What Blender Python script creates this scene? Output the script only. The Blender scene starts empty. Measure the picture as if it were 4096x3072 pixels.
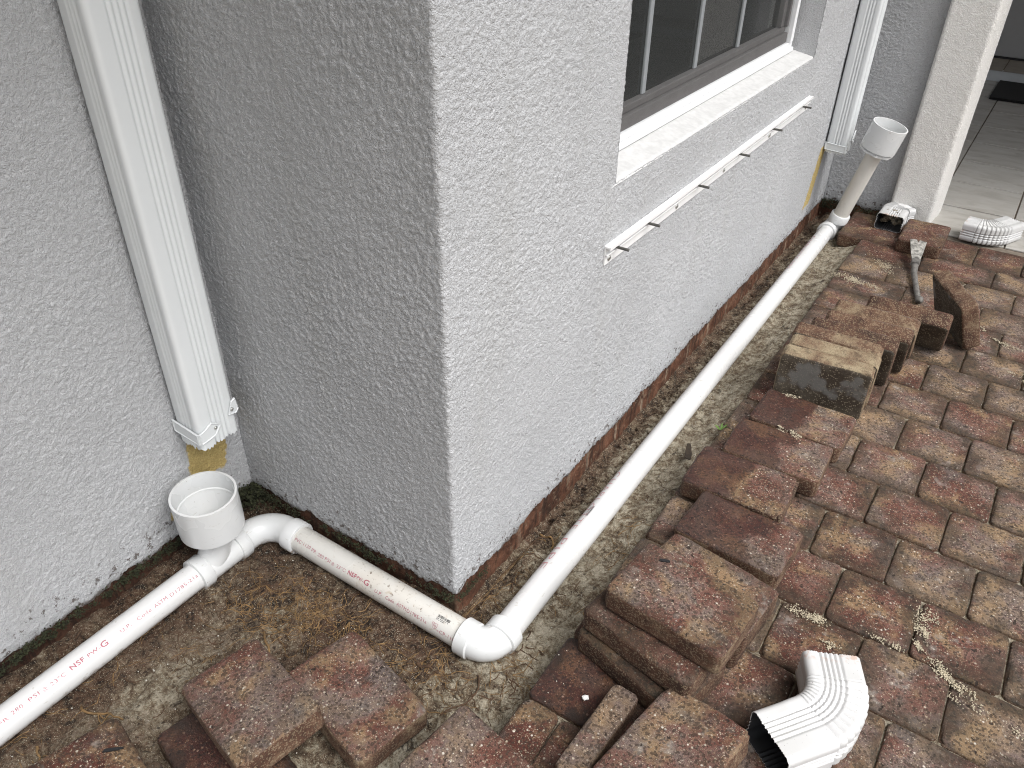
import bpy, bmesh, math, random
import numpy as np
from mathutils import Vector, Matrix, Euler

random.seed(7)
rng = np.random.default_rng(7)
sc = bpy.context.scene
R_ = math.radians

# ---------------------------------------------------------------- camera
cam_d = bpy.data.cameras.new('camera')
cam_d.sensor_width = 36.0
cam_d.lens = 27.839
cam_d.clip_start = 0.02
cam_d.clip_end = 500
cam = bpy.data.objects.new('camera', cam_d)
sc.collection.objects.link(cam)
CR = ((0.83267365, -0.3255833, 0.44793985),
      (0.55357721, 0.46839209, -0.68859359),
      (0.01438309, 0.82134303, 0.57025324))
CAM = Vector((0.66723117, -0.83227246, 1.26))
M = Matrix(CR).to_4x4()
M.translation = CAM
cam.matrix_world = M
sc.camera = cam

# ---------------------------------------------------------------- sky, sun, exposure
SUN_EL, SUN_AZ = 57.0, -9.0         # soft sun behind cloud, azimuth from +X towards +Y (deg)
wd = bpy.data.worlds.new('World')
sc.world = wd
wd.use_nodes = True
nt = wd.node_tree
for n in list(nt.nodes):
    nt.nodes.remove(n)
sky = nt.nodes.new('ShaderNodeTexSky')
sky.sky_type = 'NISHITA'
sky.sun_disc = False
sdir = Vector((math.cos(R_(SUN_EL)) * math.cos(R_(SUN_AZ)),
               math.cos(R_(SUN_EL)) * math.sin(R_(SUN_AZ)),
               math.sin(R_(SUN_EL))))
sky.sun_elevation = R_(SUN_EL)
sky.sun_rotation = math.atan2(sdir.x, sdir.y)
sky.air_density = 1.0
sky.dust_density = 4.0
sky.ozone_density = 1.0
hsv = nt.nodes.new('ShaderNodeHueSaturation')
hsv.inputs['Saturation'].default_value = 0.24      # overcast: cloud evens the colour out
bg = nt.nodes.new('ShaderNodeBackground')
bg.inputs['Strength'].default_value = 0.13
wo = nt.nodes.new('ShaderNodeOutputWorld')
nt.links.new(sky.outputs[0], hsv.inputs['Color'])
nt.links.new(hsv.outputs[0], bg.inputs['Color'])
nt.links.new(bg.outputs[0], wo.inputs['Surface'])
sl = bpy.data.lights.new('sun', 'SUN')
sl.energy = 1.5
sl.angle = R_(40)
sl.color = (1.0, 0.99, 0.975)
so = bpy.data.objects.new('sun', sl)
sc.collection.objects.link(so)
so.rotation_euler = (-sdir).to_track_quat('-Z', 'Y').to_euler()
sc.view_settings.view_transform = 'Standard'
sc.view_settings.look = 'None'
sc.view_settings.gamma = 1.0
sc.view_settings.use_curve_mapping = False
sc.view_settings.exposure = 0.86
sc.cycles.use_denoising = True
try:
    sc.cycles.denoising_prefilter = 'NONE'
except Exception:
    pass
sc.cycles.filter_width = 1.05
sc.cycles.max_bounces = 6
sc.cycles.diffuse_bounces = 3
sc.cycles.glossy_bounces = 2
sc.cycles.transparent_max_bounces = 6

# ---------------------------------------------------------------- numeric noise
def _hash(i, j, k, s):
    n = (i * 374761393 + j * 668265263 + k * 2147483647 + s * 974634777).astype(np.int64)
    n = (n ^ (n >> 13)) * 1274126177
    n = n & 0x7fffffff
    n = (n ^ (n >> 16)) * 1911520717 & 0x7fffffff
    return (n % 100003) / 100003.0 * 2 - 1

def vnoise(x, y, z=0.0, scale=1.0, seed=0):
    x = np.asarray(x, float) * scale; y = np.asarray(y, float) * scale
    z = np.zeros_like(x) + np.asarray(z, float) * scale
    i = np.floor(x).astype(np.int64); j = np.floor(y).astype(np.int64); k = np.floor(z).astype(np.int64)
    fx, fy, fz = x - i, y - j, z - k
    fx = fx * fx * (3 - 2 * fx); fy = fy * fy * (3 - 2 * fy); fz = fz * fz * (3 - 2 * fz)
    def h(a, b, c): return _hash(i + a, j + b, k + c, seed)
    def lerp(a, b, t): return a + (b - a) * t
    return lerp(lerp(lerp(h(0,0,0), h(1,0,0), fx), lerp(h(0,1,0), h(1,1,0), fx), fy),
                lerp(lerp(h(0,0,1), h(1,0,1), fx), lerp(h(0,1,1), h(1,1,1), fx), fy), fz)

def fbm(x, y, z=0.0, scale=1.0, octs=4, seed=0):
    v = 0; a = 1.0; t = 0
    for o in range(octs):
        v = v + a * vnoise(x, y, z, scale * 2 ** o, seed + 17 * o); t += a; a *= 0.5
    return v / t

def sstep(a, b, x):
    t = np.clip((np.asarray(x, float) - a) / (b - a), 0, 1)
    return t * t * (3 - 2 * t)

# ---------------------------------------------------------------- material helpers
class NB:
    def __init__(self, name):
        self.m = bpy.data.materials.new(name); self.m.use_nodes = True
        self.t = self.m.node_tree
        self.b = self.t.nodes['Principled BSDF']
        self.out = self.t.nodes['Material Output']
    def n(self, typ, **kw):
        nd = self.t.nodes.new(typ)
        for k, v in kw.items(): setattr(nd, k, v)
        return nd
    def l(self, a, b): self.t.links.new(a, b)
    def val(self, sock, v):
        if hasattr(v, 'links') or isinstance(v, bpy.types.NodeSocket): self.l(v, sock)
        else: sock.default_value = v
    def math(self, op, a, b=None, c=None, clamp=False):
        nd = self.n('ShaderNodeMath', operation=op, use_clamp=clamp)
        self.val(nd.inputs[0], a)
        if b is not None: self.val(nd.inputs[1], b)
        if c is not None: self.val(nd.inputs[2], c)
        return nd.outputs[0]
    def mix(self, f, a, b, blend='MIX'):
        nd = self.n('ShaderNodeMix', data_type='RGBA', blend_type=blend)
        nd.clamp_factor = True
        self.val(nd.inputs[0], f)
        for s, v in ((nd.inputs[6], a), (nd.inputs[7], b)):
            if isinstance(v, tuple): s.default_value = (v[0], v[1], v[2], 1)
            else: self.l(v, s)
        return nd.outputs[2]
    def noise(self, vec, scale, detail=4, rough=0.55, dist=0.0, out=0):
        nd = self.n('ShaderNodeTexNoise'); nd.inputs['Scale'].default_value = scale
        nd.inputs['Detail'].default_value = detail; nd.inputs['Roughness'].default_value = rough
        nd.inputs['Distortion'].default_value = dist
        if vec is not None: self.l(vec, nd.inputs['Vector'])
        return nd.outputs[out]
    def voro(self, vec, scale, feature='F1', out='Distance', rand=1.0):
        nd = self.n('ShaderNodeTexVoronoi', feature=feature); nd.inputs['Scale'].default_value = scale
        nd.inputs['Randomness'].default_value = rand
        if vec is not None: self.l(vec, nd.inputs['Vector'])
        return nd.outputs[out]
    def ss(self, v, a, b, lo=0.0, hi=1.0):
        nd = self.n('ShaderNodeMapRange', interpolation_type='SMOOTHSTEP'); nd.clamp = True
        self.l(v, nd.inputs[0])
        nd.inputs[1].default_value = a; nd.inputs[2].default_value = b
        nd.inputs[3].default_value = lo; nd.inputs[4].default_value = hi
        return nd.outputs[0]
    def ramp(self, fac, stops):
        nd = self.n('ShaderNodeValToRGB'); self.l(fac, nd.inputs[0])
        e = nd.color_ramp.elements
        while len(e) < len(stops): e.new(0.5)
        for el, (p, c) in zip(e, stops): el.position = p; el.color = (*c, 1)
        return nd.outputs[0]
    def bump(self, h, strength=0.5, dist=0.002, prev=None):
        nd = self.n('ShaderNodeBump'); nd.inputs['Strength'].default_value = strength
        nd.inputs['Distance'].default_value = dist; self.l(h, nd.inputs['Height'])
        if prev is not None: self.l(prev, nd.inputs['Normal'])
        return nd.outputs[0]
    def pos(self): return self.n('ShaderNodeNewGeometry').outputs['Position']
    def tc(self, o): return self.n('ShaderNodeTexCoord').outputs[o]
    def sep(self, v):
        nd = self.n('ShaderNodeSeparateXYZ'); self.l(v, nd.inputs[0]); return nd.outputs
    def vmul(self, v, s):
        nd = self.n('ShaderNodeVectorMath', operation='MULTIPLY'); self.l(v, nd.inputs[0])
        nd.inputs[1].default_value = s; return nd.outputs[0]
    def vadd(self, a, b):
        nd = self.n('ShaderNodeVectorMath', operation='ADD'); self.l(a, nd.inputs[0]); self.l(b, nd.inputs[1])
        return nd.outputs[0]
    def fin(self, col=None, rough=None, normal=None, spec=None, metal=None):
        for key, v in (('Base Color', col), ('Roughness', rough), ('Normal', normal), ('Specular IOR Level', spec), ('Metallic', metal)):
            if v is None: continue
            s = self.b.inputs[key]
            if isinstance(v, tuple): s.default_value = (v[0], v[1], v[2], 1)
            elif isinstance(v, (int, float)): s.default_value = v
            else: self.l(v, s)
        return self.m

def mat_stucco(name, base=(0.485, 0.492, 0.505), patches=True, grain=1.0):
    k = NB(name); p = k.pos()
    n1 = k.noise(p, 260 * grain, 3, 0.65, 0.2)
    n2 = k.noise(p, 520, 2, 0.5)
    big = k.noise(p, 2.3, 3)
    h = k.math('ADD', k.ss(n1, 0.34, 0.66), k.math('MULTIPLY', n2, 0.35))
    nrm = k.bump(h, 0.8, 0.0016)
    col = k.mix(k.ss(big, 0.35, 0.65), base, tuple(c * 0.93 for c in base))
    drip = k.noise(k.vmul(p, (9, 9, 1.1)), 1.0, 4, .6)
    col = k.mix(k.math('MULTIPLY', k.ss(drip, .52, .72), .35), col, tuple(c * f_ for c, f_ in zip(base, (.84, .83, .80))))
    col = k.mix(k.ss(k.noise(p, 260, 3, .75), .50, .64), col, tuple(c * 0.76 for c in base))
    s = k.sep(p)
    if patches:
        # bare yellow primer left where the old downspout outlets were cut away
        e = k.math('MULTIPLY', k.math('SUBTRACT', k.noise(p, 38, 4), 0.5), 0.035)
        yw = k.math('ADD', s[1], e); zw = k.math('ADD', s[2], e)
        def rect(y0, y1, z0, z1, sl, x0, x1):
            yy = k.math('ADD', yw, k.math('MULTIPLY', s[2], sl))
            f = k.math('MULTIPLY', k.ss(yy, y0 - .003, y0 + .003), k.ss(yy, y1 - .003, y1 + .003, 1, 0))
            f = k.math('MULTIPLY', f, k.math('MULTIPLY', k.ss(zw, z0 - .004, z0 + .004), k.ss(zw, z1 - .004, z1 + .004, 1, 0)))
            g = k.math('MULTIPLY', k.ss(s[0], x0, x0 + .004), k.ss(s[0], x1 - .004, x1, 1, 0))
            return k.math('MULTIPLY', f, g)
        yel = k.math('MAXIMUM', rect(-.165, -.070, .100, .30, -.16, -.62, -.57), rect(-.215, -.15, .055, .075, -.16, -.62, -.57))
        yel = k.math('MAXIMUM', yel, rect(2.235, 2.315, .065, .29, -.36, -.02, .012))
        col = k.mix(yel, col, k.mix(k.ss(n1, .4, .6), (0.53, 0.41, 0.17), (0.44, 0.33, 0.13)))
        # mud splash low on the wall
        spl = k.noise(p, 55, 5, 0.7)
        low = k.ss(s[2], 0.0, 0.16, 1, 0)
        f = k.ss(k.math('ADD', spl, k.math('MULTIPLY', low, 0.16)), 0.70, 0.76)
        f = k.math('MULTIPLY', f, k.ss(s[2], 0.02, 0.2, 0.8, 0))
        col = k.mix(f, col, (0.07, 0.05, 0.035))
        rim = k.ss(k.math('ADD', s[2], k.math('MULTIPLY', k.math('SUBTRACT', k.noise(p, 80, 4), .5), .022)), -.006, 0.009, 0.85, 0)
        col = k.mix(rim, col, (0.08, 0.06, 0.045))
    return k.fin(col, 0.75, nrm, 0.3)

def mat_plain(name, col, rough=0.5, metal=0.0, spec=0.5, var=0.05, scale=30, bump=0.0):
    k = NB(name); p = k.tc('Object')
    n = k.noise(p, scale, 4)
    c = k.mix(k.ss(n, .3, .7), col, tuple(v * (1 - var) for v in col))
    nrm = k.bump(n, bump, 0.001) if bump else None
    return k.fin(c, rough, nrm, spec, metal)

def mat_pvc(name, dirt=0.3, base=(0.62, 0.622, 0.62), seed=0.0):
    k = NB(name); p = k.pos()
    off = k.n('ShaderNodeVectorMath', operation='ADD'); k.l(p, off.inputs[0]); off.inputs[1].default_value = (seed, seed * 2, 0)
    p = off.outputs[0]
    a = k.noise(p, 9, 3); b = k.noise(p, 130, 5, 0.7); c = k.noise(p, 45, 3, 0.6, 1.5)
    haze = k.math('MULTIPLY', k.ss(a, .42, .7), dirt * 0.5)
    col = k.mix(haze, base, (0.55, 0.50, 0.43))
    spots = k.math('MULTIPLY', k.ss(b, .66 - .09 * dirt, .72 - .03 * dirt), k.ss(k.math('ADD', a, k.math('MULTIPLY', c, .4)), .74 - .14 * dirt, .82))
    col = k.mix(k.math('MULTIPLY', spots, 0.9), col, (0.11, 0.07, 0.04))
    smear = k.math('MULTIPLY', k.ss(c, .62, .75), dirt * 0.55)
    col = k.mix(smear, col, (0.42, 0.34, 0.25))
    rough = k.math('ADD', 0.26, k.math('MULTIPLY', haze, 0.5))
    zz = k.sep(k.pos())[2]
    mud = k.ss(k.math('ADD', zz, k.math('MULTIPLY', k.math('SUBTRACT', k.noise(p, 28, 5, .7), .5), .05)), -.060, -.040, .85, 0)
    mud = k.math('MULTIPLY', mud, k.ss(k.noise(p, 90, 4, .7), .38, .58))
    col = k.mix(mud, col, (.17, .115, .07))
    scr = k.noise(k.vmul(p, (40, 40, 260)), 1.0, 3, .6)
    col = k.mix(k.math('MULTIPLY', k.ss(scr, .66, .70), .35), col, (.35, .31, .26))
    return k.fin(col, rough, None, 0.5)

def mat_soil():
    k = NB('soil'); p = k.pos(); s = k.sep(p)
    n1 = k.noise(p, 10, 5, 0.6, 0.6); n2 = k.noise(p, 48, 6, 0.68, 0.5); n3 = k.noise(p, 300, 4, 0.7); n4 = k.noise(p, 5.5, 3); n5 = k.noise(p, 130, 5, .7, .4)
    # sandy bedding in the long trench and by the corner, darker root-bound loam by the left wall
    sand = k.math('MAXIMUM', k.ss(s[1], -.01, .22), k.ss(s[0], -.03, .12))
    lw = k.math('ADD', s[0], k.math('MULTIPLY', k.math('SUBTRACT', n2, .5), .07))
    sand = k.math('MULTIPLY', sand, k.ss(lw, .015, .07))
    left = k.math('MULTIPLY', k.ss(s[0], -.47, -.40), k.ss(s[1], -.20, -.30))     # trodden grey fill below the left pipe
    f = k.math('ADD', k.math('MULTIPLY', sand, .24), k.math('MULTIPLY', left, .15))
    f = k.math('ADD', f, k.math('ADD', k.math('MULTIPLY', k.ss(n1, .3, .7), .22), k.math('ADD', k.math('MULTIPLY', k.ss(n2, .32, .68), .40), k.math('ADD', .06, k.math('MULTIPLY', k.ss(n5, .3, .7), .30)))))
    col = k.ramp(f, [(.26, (.012, .007, .004)), (.40, (.042, .024, .013)), (.54, (.100, .067, .041)), (.68, (.175, .136, .090)), (.82, (.285, .248, .182)), (.98, (.41, .365, .285))])
    nearw = k.ss(lw, .010, .06, 1, 0)
    red = k.math('MULTIPLY', k.math('MULTIPLY', nearw, k.ss(n4, .36, .52)), k.ss(n2, .38, .6))
    col = k.mix(k.math('MULTIPLY', red, .6), col, (.085, .034, .018))
    for sc_, th in ((330, .78), (620, .72)):
        gv = k.sep(k.voro(p, sc_, 'F1', 'Color'))
        gm_ = k.math('MULTIPLY', k.ss(gv[0], th, th + .05), k.ss(k.voro(p, sc_), .25, .42, 1, 0))
        col = k.mix(k.math('MULTIPLY', gm_, .7), col, k.mix(gv[1], (.30, .25, .17), (.58, .53, .42)))
    col = k.mix(k.math('MULTIPLY', k.ss(n3, .56, .68), .75), col, (.018, .011, .006))
    col = k.mix(k.math('MULTIPLY', k.ss(k.noise(p, 26, 4, .7, 1.2), .60, .68), .8), col, (.020, .012, .008))
    h = k.math('ADD', k.math('MULTIPLY', n2, 1.0), k.math('ADD', k.math('MULTIPLY', n5, .7), k.math('MULTIPLY', n3, .3)))
    nrm = k.bump(h, 1.0, 0.011)
    rough = k.ss(n1, .3, .6, .6, .9)
    return k.fin(col, rough, nrm, 0.4)

def mat_paver():
    k = NB('tumbled_paver')
    oi = k.n('ShaderNodeObjectInfo'); rnd = oi.outputs['Random']
    par = k.n('ShaderNodeSeparateColor'); k.l(oi.outputs['Color'], par.inputs[0])
    wet, tone, dirt = par.outputs[0], par.outputs[1], par.outputs[2]
    o = k.tc('Object'); g = k.sep(k.tc('Generated'))
    cb = k.n('ShaderNodeCombineXYZ')
    k.l(k.math('MULTIPLY', rnd, 37.0), cb.inputs[0]); k.l(k.math('MULTIPLY', rnd, 91.0), cb.inputs[1]); k.l(k.math('MULTIPLY', tone, 13.0), cb.inputs[2])
    p = k.vadd(o, cb.outputs[0])
    n1 = k.noise(p, 8, 5, .62, .4); n1b = k.noise(p, 11, 5, .65, 0.3, 1); n2 = k.noise(p, 60, 5, .68); n3 = k.noise(p, 420, 4, .75)
    bb = k.sep(n1b)
    n1s = k.ss(n1, .30, .70)
    f = k.math('ADD', k.math('MULTIPLY', n1s, .50), k.math('ADD', k.math('MULTIPLY', tone, .85), -.22))
    f = k.math('ADD', f, k.math('MULTIPLY', k.math('SUBTRACT', n2, .5), .22))
    col = k.ramp(f, [(.12, (.095, .028, .018)), (.28, (.150, .056, .040)), (.42, (.195, .105, .084)), (.54, (.185, .138, .122)), (.66, (.225, .162, .118)), (.80, (.31, .212, .128)), (.98, (.37, .265, .165))])
    col = k.mix(k.math('MULTIPLY', k.ss(bb[1], .48, .64), .8), col, (.33, .225, .120))
    col = k.mix(k.math('MULTIPLY', k.ss(bb[2], .54, .70), .75), col, (.135, .122, .118))
    col = k.mix(k.math('MULTIPLY', k.ss(n2, .46, .66), .55), col, k.mix(1.0, col, (.42, .36, .32), 'MULTIPLY'))
    # exposed aggregate, several grades
    for sc_, th, amt, cA, cB in ((520, .50, .62, (.27, .19, .12), (.44, .36, .27)), (300, .70, .85, (.36, .27, .17), (.58, .51, .41)), (170, .90, .95, (.46, .38, .27), (.72, .68, .60))):
        vc = k.sep(k.voro(p, sc_, 'F1', 'Color')); vd = k.voro(p, sc_)
        mk = k.math('MULTIPLY', k.ss(vc[0], th, th + .05), k.ss(vd, .25, .45, 1, 0))
        col = k.mix(k.math('MULTIPLY', mk, amt), col, k.mix(vc[1], cA, cB))
    col = k.mix(k.math('MULTIPLY', k.ss(n3, .53, .66), .75), col, (.030, .019, .013))
    dv = k.sep(k.voro(p, 250, 'F1', 'Color'))
    col = k.mix(k.math('MULTIPLY', k.ss(dv[2], .74, .80), .7), col, (.040, .026, .018))
    ef = k.math('MULTIPLY', k.ss(k.noise(p, 15, 4, .6), .60, .74), k.ss(n2, .42, .6))
    col = k.mix(k.math('MULTIPLY', ef, .5), col, (.46, .43, .39))
    # grime and algae along the arrises of the laid ones
    ex = k.math('MINIMUM', g[0], k.math('SUBTRACT', 1.0, g[0])); ey = k.math('MINIMUM', g[1], k.math('SUBTRACT', 1.0, g[1]))
    ed = k.math('ADD', k.math('MINIMUM', ex, ey), k.math('MULTIPLY', k.math('SUBTRACT', k.ss(k.noise(p, 12, 4, .6), .3, .7), .5), .34))
    ed = k.math('ADD', ed, k.math('MULTIPLY', k.math('SUBTRACT', n2, .5), .24))
    em = k.math('MULTIPLY', k.ss(ed, -.02, .30, 1, 0), dirt)
    col = k.mix(k.math('MULTIPLY', em, .86), col, k.mix(k.ss(n2, .4, .6), (.026, .021, .013), (.066, .040, .024)))
    blot = k.math('MULTIPLY', k.ss(k.noise(p, 22, 4, .65, .8), .62, .72), k.math('MULTIPLY', dirt, .75))
    col = k.mix(blot, col, (.035, .024, .017))
    pits = k.math('MULTIPLY', k.ss(k.noise(p, 75, 2), .68, .72), .9)
    col = k.mix(pits, col, (.026, .017, .012))
    # wet patch: saturated part of the brick
    wm = k.math('ADD', g[0], k.math('MULTIPLY', k.math('SUBTRACT', k.noise(p, 14, 5, .6), .5), .75))
    wm = k.math('ADD', wm, k.math('MULTIPLY', k.math('SUBTRACT', g[1], .5), -.12))
    wmask = k.n('ShaderNodeMapRange', interpolation_type='SMOOTHSTEP')
    k.l(k.math('SUBTRACT', wm, wet), wmask.inputs[0])
    wmask.inputs[1].default_value = -.03; wmask.inputs[2].default_value = .09; wmask.inputs[3].default_value = 1; wmask.inputs[4].default_value = 0
    wmk = k.math('MULTIPLY', wmask.outputs[0], k.math('GREATER_THAN', wet, .01))
    col = k.mix(1.0, col, (.90, .88, .87), 'MULTIPLY')
    col = k.mix(wmk, col, k.mix(1.0, col, (.42, .30, .26), 'MULTIPLY'))
    # dirt-caked flanks and cast underside
    side = k.ss(g[2], .86, .93, 1, 0)
    sn = k.noise(p, 17, 6, .66, .3)
    scol = k.ramp(k.math('ADD', sn, k.math('MULTIPLY', k.math('SUBTRACT', tone, .5), .42)), [(.30, (.040, .018, .011)), (.45, (.095, .044, .026)), (.54, (.140, .076, .046)), (.64, (.215, .150, .092)), (.80, (.34, .275, .175))])
    scol = k.mix(k.math('MULTIPLY', k.ss(n3, .50, .64), .7), scol, (.035, .02, .013))
    vs_ = k.sep(k.voro(p, 420, 'F1', 'Color'))
    scol = k.mix(k.math('MULTIPLY', k.ss(vs_[0], .72, .78), .45), scol, (.33, .26, .17))
    scol = k.mix(k.math('MULTIPLY', k.ss(n2, .52, .64), .5), scol, (.05, .028, .018))
    col = k.mix(side, col, scol)
    und = k.ss(g[2], .03, .06, 1, 0)
    uv = k.sep(k.voro(p, 230, 'F1', 'Color')); ud = k.voro(p, 230)
    ucol = k.mix(k.math('MULTIPLY', k.ss(uv[0], .55, .6), k.ss(ud, .3, .5, 1, 0)), k.mix(k.ss(n1, .42, .6), (.05, .036, .024), (.10, .082, .060)), (.23, .19, .135))
    ucol = k.mix(k.math('MULTIPLY', k.ss(k.noise(p, 10, 3), .58, .66), .8), ucol, (.17, .165, .155))
    col = k.mix(und, col, ucol)
    h = k.math('ADD', k.math('MULTIPLY', n2, .8), k.math('MULTIPLY', n3, .6))
    h = k.math('SUBTRACT', h, k.math('MULTIPLY', pits, .6))
    nrm = k.bump(h, 1.0, .0045)
    rough = k.math('SUBTRACT', .84, k.math('MULTIPLY', wmk, .36))
    return k.fin(col, rough, nrm, .4)

MAT = {}
MAT['stucco'] = mat_stucco('stucco')
MAT['stucco_column'] = mat_stucco('stucco_column', (0.80, 0.785, 0.755), False, 0.8)
MAT['plaster'] = mat_plain('sill_plaster', (.56, .56, .555), .75, var=.14, scale=60, bump=.5)
MAT['soil'] = mat_soil()
MAT['paver'] = mat_paver()
MAT['pvc'] = mat_pvc('pvc_white', .10)
MAT['pvc_dirty'] = mat_pvc('pvc_muddied', 1.0, (.60, .59, .56), 3.0)
MAT['pvc_fitting'] = mat_pvc('pvc_fitting', .16, (.63, .642, .645), 7.0)
MAT['pvc_riser'] = mat_pvc('pvc_riser', .12, (.62, .60, .555), 5.0)
MAT['gutter'] = mat_plain('gutter_paint', (.67, .695, .705), .42, var=.04, scale=7)
MAT['elbow_paint'] = mat_plain('elbow_paint', (.80, .80, .80), .38, var=.05, scale=25)
MAT['white_frame'] = mat_plain('window_vinyl', (.76, .77, .78), .4, var=.05)
MAT['dark_frame'] = mat_plain('bronze_sash', (.12, .112, .112), .5, var=.15)
MAT['muntin'] = mat_plain('muntin_grey', (.34, .36, .38), .5)
MAT['rail'] = mat_plain('rail_aluminium', (.76, .76, .76), .38, var=.06)
MAT['steel'] = mat_plain('dull_steel', (.16, .155, .145), .5, .7, var=.4, scale=200)
MAT['zinc'] = mat_plain('zinc_screw', (.62, .62, .60), .3, .9, var=.3, scale=400)
MAT['ink'] = mat_plain('red_ink', (.42, .13, .17), .5, var=.3, scale=600)
MAT['faint_ink'] = mat_plain('faint_ink', (.50, .24, .25), .5, var=.3, scale=600)
MAT['black_ink'] = mat_plain('black_ink', (.02, .022, .025), .5)
MAT['tile'] = None
MAT['grout'] = mat_plain('grout', (.20, .165, .13), .9, var=.3, scale=60)
MAT['mat_fibre'] = mat_plain('mat_fibre', (.010, .009, .009), .95, var=.5, scale=300, bump=.8)
MAT['door'] = mat_plain('door_paint', (.36, .36, .36), .5, var=.03)
MAT['step_tile'] = mat_plain('step_tile', (.34, .30, .25), .5, var=.2, scale=14)
MAT['riser'] = mat_plain('riser_paint', (.55, .57, .58), .5, var=.06)
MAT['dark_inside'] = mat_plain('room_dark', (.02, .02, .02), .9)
MAT['cabinet'] = mat_plain('cabinet_paint', (.80, .87, .83), .55, var=.12, scale=6)
MAT['soffit'] = mat_plain('soffit_paint', (.62, .62, .62), .7)
MAT['root'] = mat_plain('root_bark', (.25, .150, .062), .8, var=.55, scale=90)
MAT['root_dark'] = mat_plain('root_dark', (.085, .045, .022), .85, var=.5, scale=90)
MAT['moss'] = mat_plain('moss', (.030, .034, .012), .95, var=.6, scale=120)
MAT['sand'] = mat_plain('sand_crumb', (.52, .455, .335), .95, var=.35, scale=300)
MAT['bits'] = mat_plain('pale_grit', (.55, .52, .46), .9, var=.4, scale=500)
MAT['black_plastic'] = mat_plain('black_plastic', (.012, .012, .013), .5)
MAT['white_stone'] = mat_plain('white_stone', (.78, .78, .77), .8, var=.1)
MAT['leaf'] = mat_plain('weed_leaf', (.09, .17, .03), .6)
MAT['bark'] = mat_plain('dead_leaf', (.030, .019, .010), .8, var=.5, scale=100)

k = NB('porch_tile'); p = k.pos(); n1 = k.noise(k.vmul(p, (1, 2.4, 1)), 7, 5, .6, .8); n2 = k.noise(p, 60, 3)
c_ = k.ramp(n1, [(.32, (.33, .315, .285)), (.5, (.42, .405, .375)), (.68, (.47, .46, .435))])
oi_ = k.n('ShaderNodeObjectInfo')
c_ = k.mix(k.math('MULTIPLY', oi_.outputs['Random'], .18), c_, (.36, .33, .29))
MAT['tile'] = k.fin(c_, .38, k.bump(n2, .15, .001), .5)

k = NB('foundation_dirt'); p = k.pos(); s_ = k.sep(p)
n1 = k.noise(p, 14, 5, .6); n2 = k.noise(p, 120, 5, .65)
c_ = k.ramp(k.math('ADD', k.math('MULTIPLY', n1, .7), k.math('MULTIPLY', n2, .3)), [(.30, (.022, .010, .006)), (.45, (.075, .032, .018)), (.57, (.140, .062, .036)), (.74, (.21, .135, .085))])
# pale joint marks the lifted pavers left against the footing
wv = k.n('ShaderNodeTexWave', wave_type='BANDS', bands_direction='Y', wave_profile='SIN')
wv.inputs['Scale'].default_value = 2.0 / .1585 / 2 * .3142; wv.inputs['Distortion'].default_value = 0.6; wv.inputs['Detail'].default_value = 1
k.l(p, wv.inputs['Vector'])
st = k.math('MULTIPLY', k.ss(wv.outputs['Fac'], .975, .995), k.ss(n1, .4, .55))
st = k.math('MULTIPLY', st, k.ss(s_[1], .2, .3))
c_ = k.mix(k.math('MULTIPLY', st, .7), c_, (.33, .26, .19))
vn = k.noise(k.vmul(p, (60, 60, 9)), 1.0, 4, .65)
c_ = k.mix(k.math('MULTIPLY', k.ss(vn, .50, .62), .75), c_, (.030, .016, .010))
c_ = k.mix(k.math('MULTIPLY', k.ss(k.noise(p, 40, 4, .7), .56, .66), .6), c_, (.20, .15, .10))
wetb = k.ss(s_[1], -.02, .04, 1, 0)
c_ = k.mix(wetb, c_, k.mix(1.0, c_, (.42, .42, .42), 'MULTIPLY'))
MAT['foundation'] = k.fin(c_, .85, k.bump(k.math('ADD', n1, n2), .9, .006), .3)

# window glass and insect screen: real thin surfaces
k = NB('window_glass')
tr = k.n('ShaderNodeBsdfTransparent'); tr.inputs[0].default_value = (.72, .77, .75, 1)
gl = k.n('ShaderNodeBsdfGlossy'); gl.inputs['Roughness'].default_value = .02
fr = k.n('ShaderNodeFresnel'); fr.inputs[0].default_value = 1.5
mx = k.n('ShaderNodeMixShader'); k.l(fr.outputs[0], mx.inputs[0]); k.l(tr.outputs[0], mx.inputs[1]); k.l(gl.outputs[0], mx.inputs[2])
k.l(mx.outputs[0], k.out.inputs['Surface']); MAT['glass'] = k.m
k = NB('insect_screen')
tr = k.n('ShaderNodeBsdfTransparent'); df = k.n('ShaderNodeBsdfDiffuse'); df.inputs[0].default_value = (.13, .137, .135, 1)
mx = k.n('ShaderNodeMixShader'); mx.inputs[0].default_value = .20
k.l(tr.outputs[0], mx.inputs[1]); k.l(df.outputs[0], mx.inputs[2]); k.l(mx.outputs[0], k.out.inputs['Surface']); MAT['screen'] = k.m

# ---------------------------------------------------------------- object helpers
COL = sc.collection
def tag(o, label=None, cat=None, group=None, kind=None):
    if label: o['label'] = label
    if cat: o['category'] = cat
    if group: o['group'] = group
    if kind: o['kind'] = kind
    return o
def thing(name, label, cat, loc=(0, 0, 0), group=None):
    o = bpy.data.objects.new(name, None); COL.objects.link(o); o.location = loc
    o.empty_display_size = .05
    return tag(o, label, cat, group)
def wloc(o):
    v = Vector((0, 0, 0))
    while o is not None:
        v = v + o.location; o = o.parent
    return v
def link_mesh(name, me, mat, parent=None, smooth=False):
    o = bpy.data.objects.new(name, me); COL.objects.link(o)
    if mat is not None: me.materials.append(MAT[mat] if isinstance(mat, str) else mat)
    if smooth:
        me.polygons.foreach_set('use_smooth', [True] * len(me.polygons))
    if parent is not None: o.parent = parent
    return o

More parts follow.
